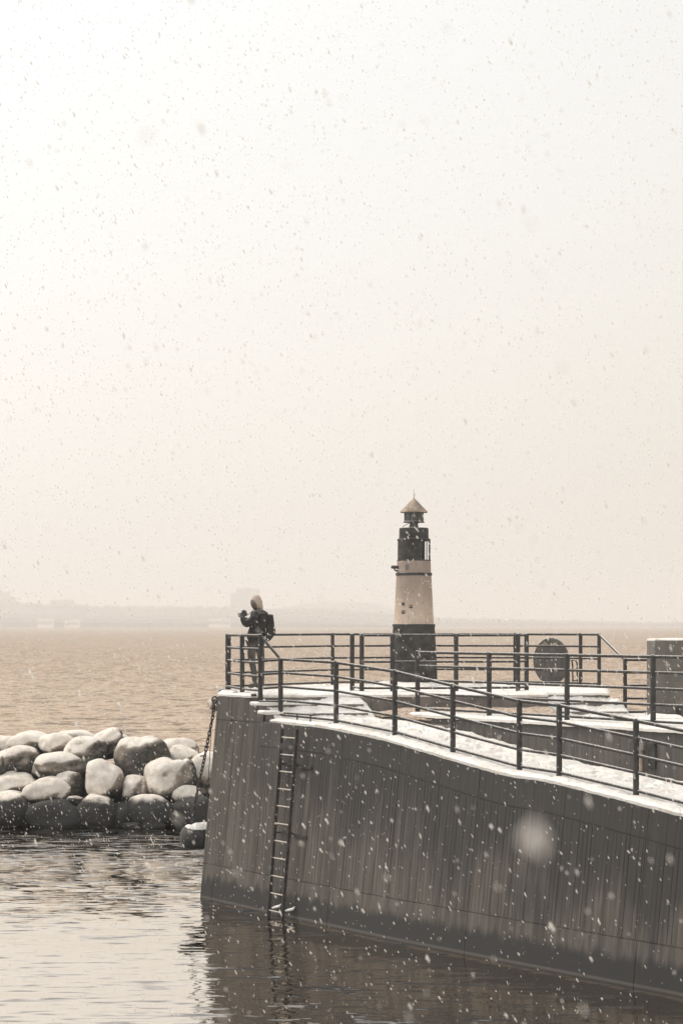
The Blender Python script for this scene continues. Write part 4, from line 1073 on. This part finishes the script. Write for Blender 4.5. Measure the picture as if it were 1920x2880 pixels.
def building(px0, px1, py, Y, lab, mat, floors, cols_, rooftop=True, name='apartment_block'):
    s = Y / FPX; x0, x1 = (px0 - 960) * s, (px1 - 960) * s; h = (HOR - py) * s + EYE
    o = empty(name, ((x0 + x1) / 2, Y, 0), lab, 'building', 'buildings on the far shore')
    mb = MB(); mb.box(Vector(((x0 + x1) / 2, Y + 12, h / 2 - 1)), (x1 - x0, 24, h + 2)); mb.build('wall', mat, o)
    if rooftop:
        mb = MB(); mb.box(Vector(((x0 * .6 + x1 * .4), Y + 12, h + 1.6)), ((x1 - x0) * .3, 9, 3.2)); mb.build('roof_house', mat, o)
    fh = h / (floors + .5); cw2 = (x1 - x0) / cols_
    for f in range(floors):
        mb = MB()
        for k in range(cols_): mb.box(Vector((x0 + cw2 * (k + .5), Y - .06, fh * (f + .8))), (cw2 * .55, .3, fh * .45))
        mb.build('window_band', M['farglass'], o)
building(664, 730, 1655, 4750, 'tall faint tower block on the far shore behind the hooded person', M['farwall'], 12, 6)
building(648, 668, 1667, 4780, 'narrower step-down block attached left of the tall tower on far shore', M['farwall'], 10, 3, False)
building(140, 208, 1687, 4750, 'wide flat-roofed block on the far shore near left', M['farwall'], 6, 8, False)
building(-20, 26, 1665, 4750, 'tall block on the far shore at left photo edge', M['farwall'], 9, 5)
building(26, 44, 1680, 4760, 'lower block right of the edge tower on far shore', M['farwall'], 7, 3, False)
building(105, 146, 1741, 2960, 'leftmost low pale hall on the far waterfront', M['farwhite'], 1, 8, False, 'waterfront_hall')
building(182, 220, 1744, 2960, 'second low pale hall right of the leftmost one on far waterfront', M['farwhite'], 1, 8, False, 'waterfront_hall')
building(586, 644, 1740, 2960, 'long low pale hall on the far waterfront just left of the person', M['farwhite'], 1, 12, False, 'waterfront_hall')
ridge('hills', 5600, [(700, 1722), (790, 1708), (840, 1697), (900, 1694), (1000, 1693), (1060, 1695), (1110, 1712), (1200, 1730)], 300, 'very faint distant rise on far shore between person and lighthouse', 3.0)

# ------------------------------------------------------------------ falling snow
rng = np.random.default_rng(5)
def flakes(n, ymin, ymax, smin, smax, powy):
    Y = (rng.random(n) ** (1 / powy)) * (ymax - ymin) + ymin
    X = (rng.random(n) * 2 - 1) * (.24 * Y + 1.2)
    Z = EYE + (rng.random(n) * (.42 + .30) - .28) * Y
    ok = Z > .05
    Y, X, Z = Y[ok], X[ok], Z[ok]
    s = smin + (smax - smin) * rng.random(len(Y)) ** 2.6
    return np.stack([X, Y, Z], 1), s
sets = [flakes(60000, 9, 46, .0022, .0095, 3.0), flakes(10000, 8, 36, .005, .012, 2.6), flakes(700, 4, 10, .003, .007, 2.0), flakes(50, 2.2, 5, .0035, .006, 1.5)]
near = [(1508, 2368, 1.55, .0108), (1522, 2392, 1.8, .005), (805, 465, 4.0, .006), (410, 380, 2.4, .006), (1180, 1170, 3.6, .004), (1518, 768, 3.4, .005), (1410, 410, 3.8, .004), (388, 2395, 3.0, .005), (250, 2150, 3.2, .005), (1715, 970, 4, .004)]
sets.append((np.array([tuple(at(x, y, d)) for x, y, d, r in near]), np.array([r for x, y, d, r in near])))
pos = np.concatenate([a for a, b in sets]); siz = np.concatenate([b for a, b in sets])
oct_v = np.array([(1, 0, 0), (-1, 0, 0), (0, 1, 0), (0, -1, 0), (0, 0, 1), (0, 0, -1)], float)
oct_f = np.array([(0, 2, 4), (2, 1, 4), (1, 3, 4), (3, 0, 4), (2, 0, 5), (1, 2, 5), (3, 1, 5), (0, 3, 5)])
nfl = len(pos)
jit = 1 + (rng.random((nfl, 6, 1)) - .5) * .9
v = oct_v[None] * jit * siz[:, None, None]
el = 1.1 + rng.random(nfl) * 1.7
el[-len(near):] = .25
# clumps are longer along the way they fall, leaning with the wind
dirf = np.stack([.42 + .35 * (rng.random(nfl) - .5), .2 * (rng.random(nfl) - .5), -1 + 0 * el], 1); dirf /= np.linalg.norm(dirf, axis=1, keepdims=True)
dp = (v * dirf[:, None, :]).sum(2, keepdims=True)
v = v + dp * dirf[:, None, :] * (el[:, None, None]); v += pos[:, None, :]
fi = (oct_f[None] + 6 * np.arange(nfl)[:, None, None]).reshape(-1)
me = bpy.data.meshes.new('falling_snow'); nv = nfl * 6; npoly = nfl * 8
me.vertices.add(nv); me.vertices.foreach_set('co', v.reshape(-1).astype(np.float32))
me.loops.add(npoly * 3); me.loops.foreach_set('vertex_index', fi.astype(np.int32))
me.polygons.add(npoly); me.polygons.foreach_set('loop_start', np.arange(npoly, dtype=np.int32) * 3)
me.update(calc_edges=True); me.validate()
mf, tf, bf_ = newmat('snowflake'); bf_.inputs['Base Color'].default_value = (.97, .925, .87, 1); bf_.inputs['Roughness'].default_value = .9; bf_.inputs['Specular IOR Level'].default_value = .1
tr = N(tf, 'ShaderNodeBsdfTranslucent'); tr.inputs['Color'].default_value = (.97, .925, .87, 1)
mx = N(tf, 'ShaderNodeMixShader'); mx.inputs[0].default_value = .5; L(tf, bf_.outputs[0], mx.inputs[1]); L(tf, tr.outputs[0], mx.inputs[2])
tp_ = N(tf, 'ShaderNodeBsdfTransparent'); mx2 = N(tf, 'ShaderNodeMixShader'); mx2.inputs[0].default_value = .42; L(tf, mx.outputs[0], mx2.inputs[1]); L(tf, tp_.outputs[0], mx2.inputs[2]); L(tf, mx2.outputs[0], tf.nodes['Material Output'].inputs['Surface'])
me.materials.append(mf)
o = bpy.data.objects.new('falling_snow', me); C.objects.link(o); tag(o, 'pale snowflakes falling everywhere in the air', 'snowfall', kind='stuff')

# ------------------------------------------------------------------ haze
mb = MB(); hx, y0, y1, z0, z1 = 4600, -60, 8000, -7.5, 130
mb.add([(-hx, y0, z0), (hx, y0, z0), (hx, y1, z0), (-hx, y1, z0), (-hx, y0, z1), (hx, y0, z1), (hx, y1, z1), (-hx, y1, z1)],
       [(3, 2, 1, 0), (4, 5, 6, 7), (0, 1, 5, 4), (1, 2, 6, 5), (2, 3, 7, 6), (3, 0, 4, 7)], False)
mh, th_, bh = newmat('haze'); th_.nodes.remove(bh)
pv = N(th_, 'ShaderNodeVolumePrincipled'); pv.inputs['Color'].default_value = (1.0, .98, .955, 1); pv.inputs['Density'].default_value = .00045; pv.inputs['Anisotropy'].default_value = .2
L(th_, pv.outputs[0], th_.nodes['Material Output'].inputs['Volume'])
o = mb.build('haze', mh); tag(o, 'pale snowy haze over the water', 'haze', kind='stuff')
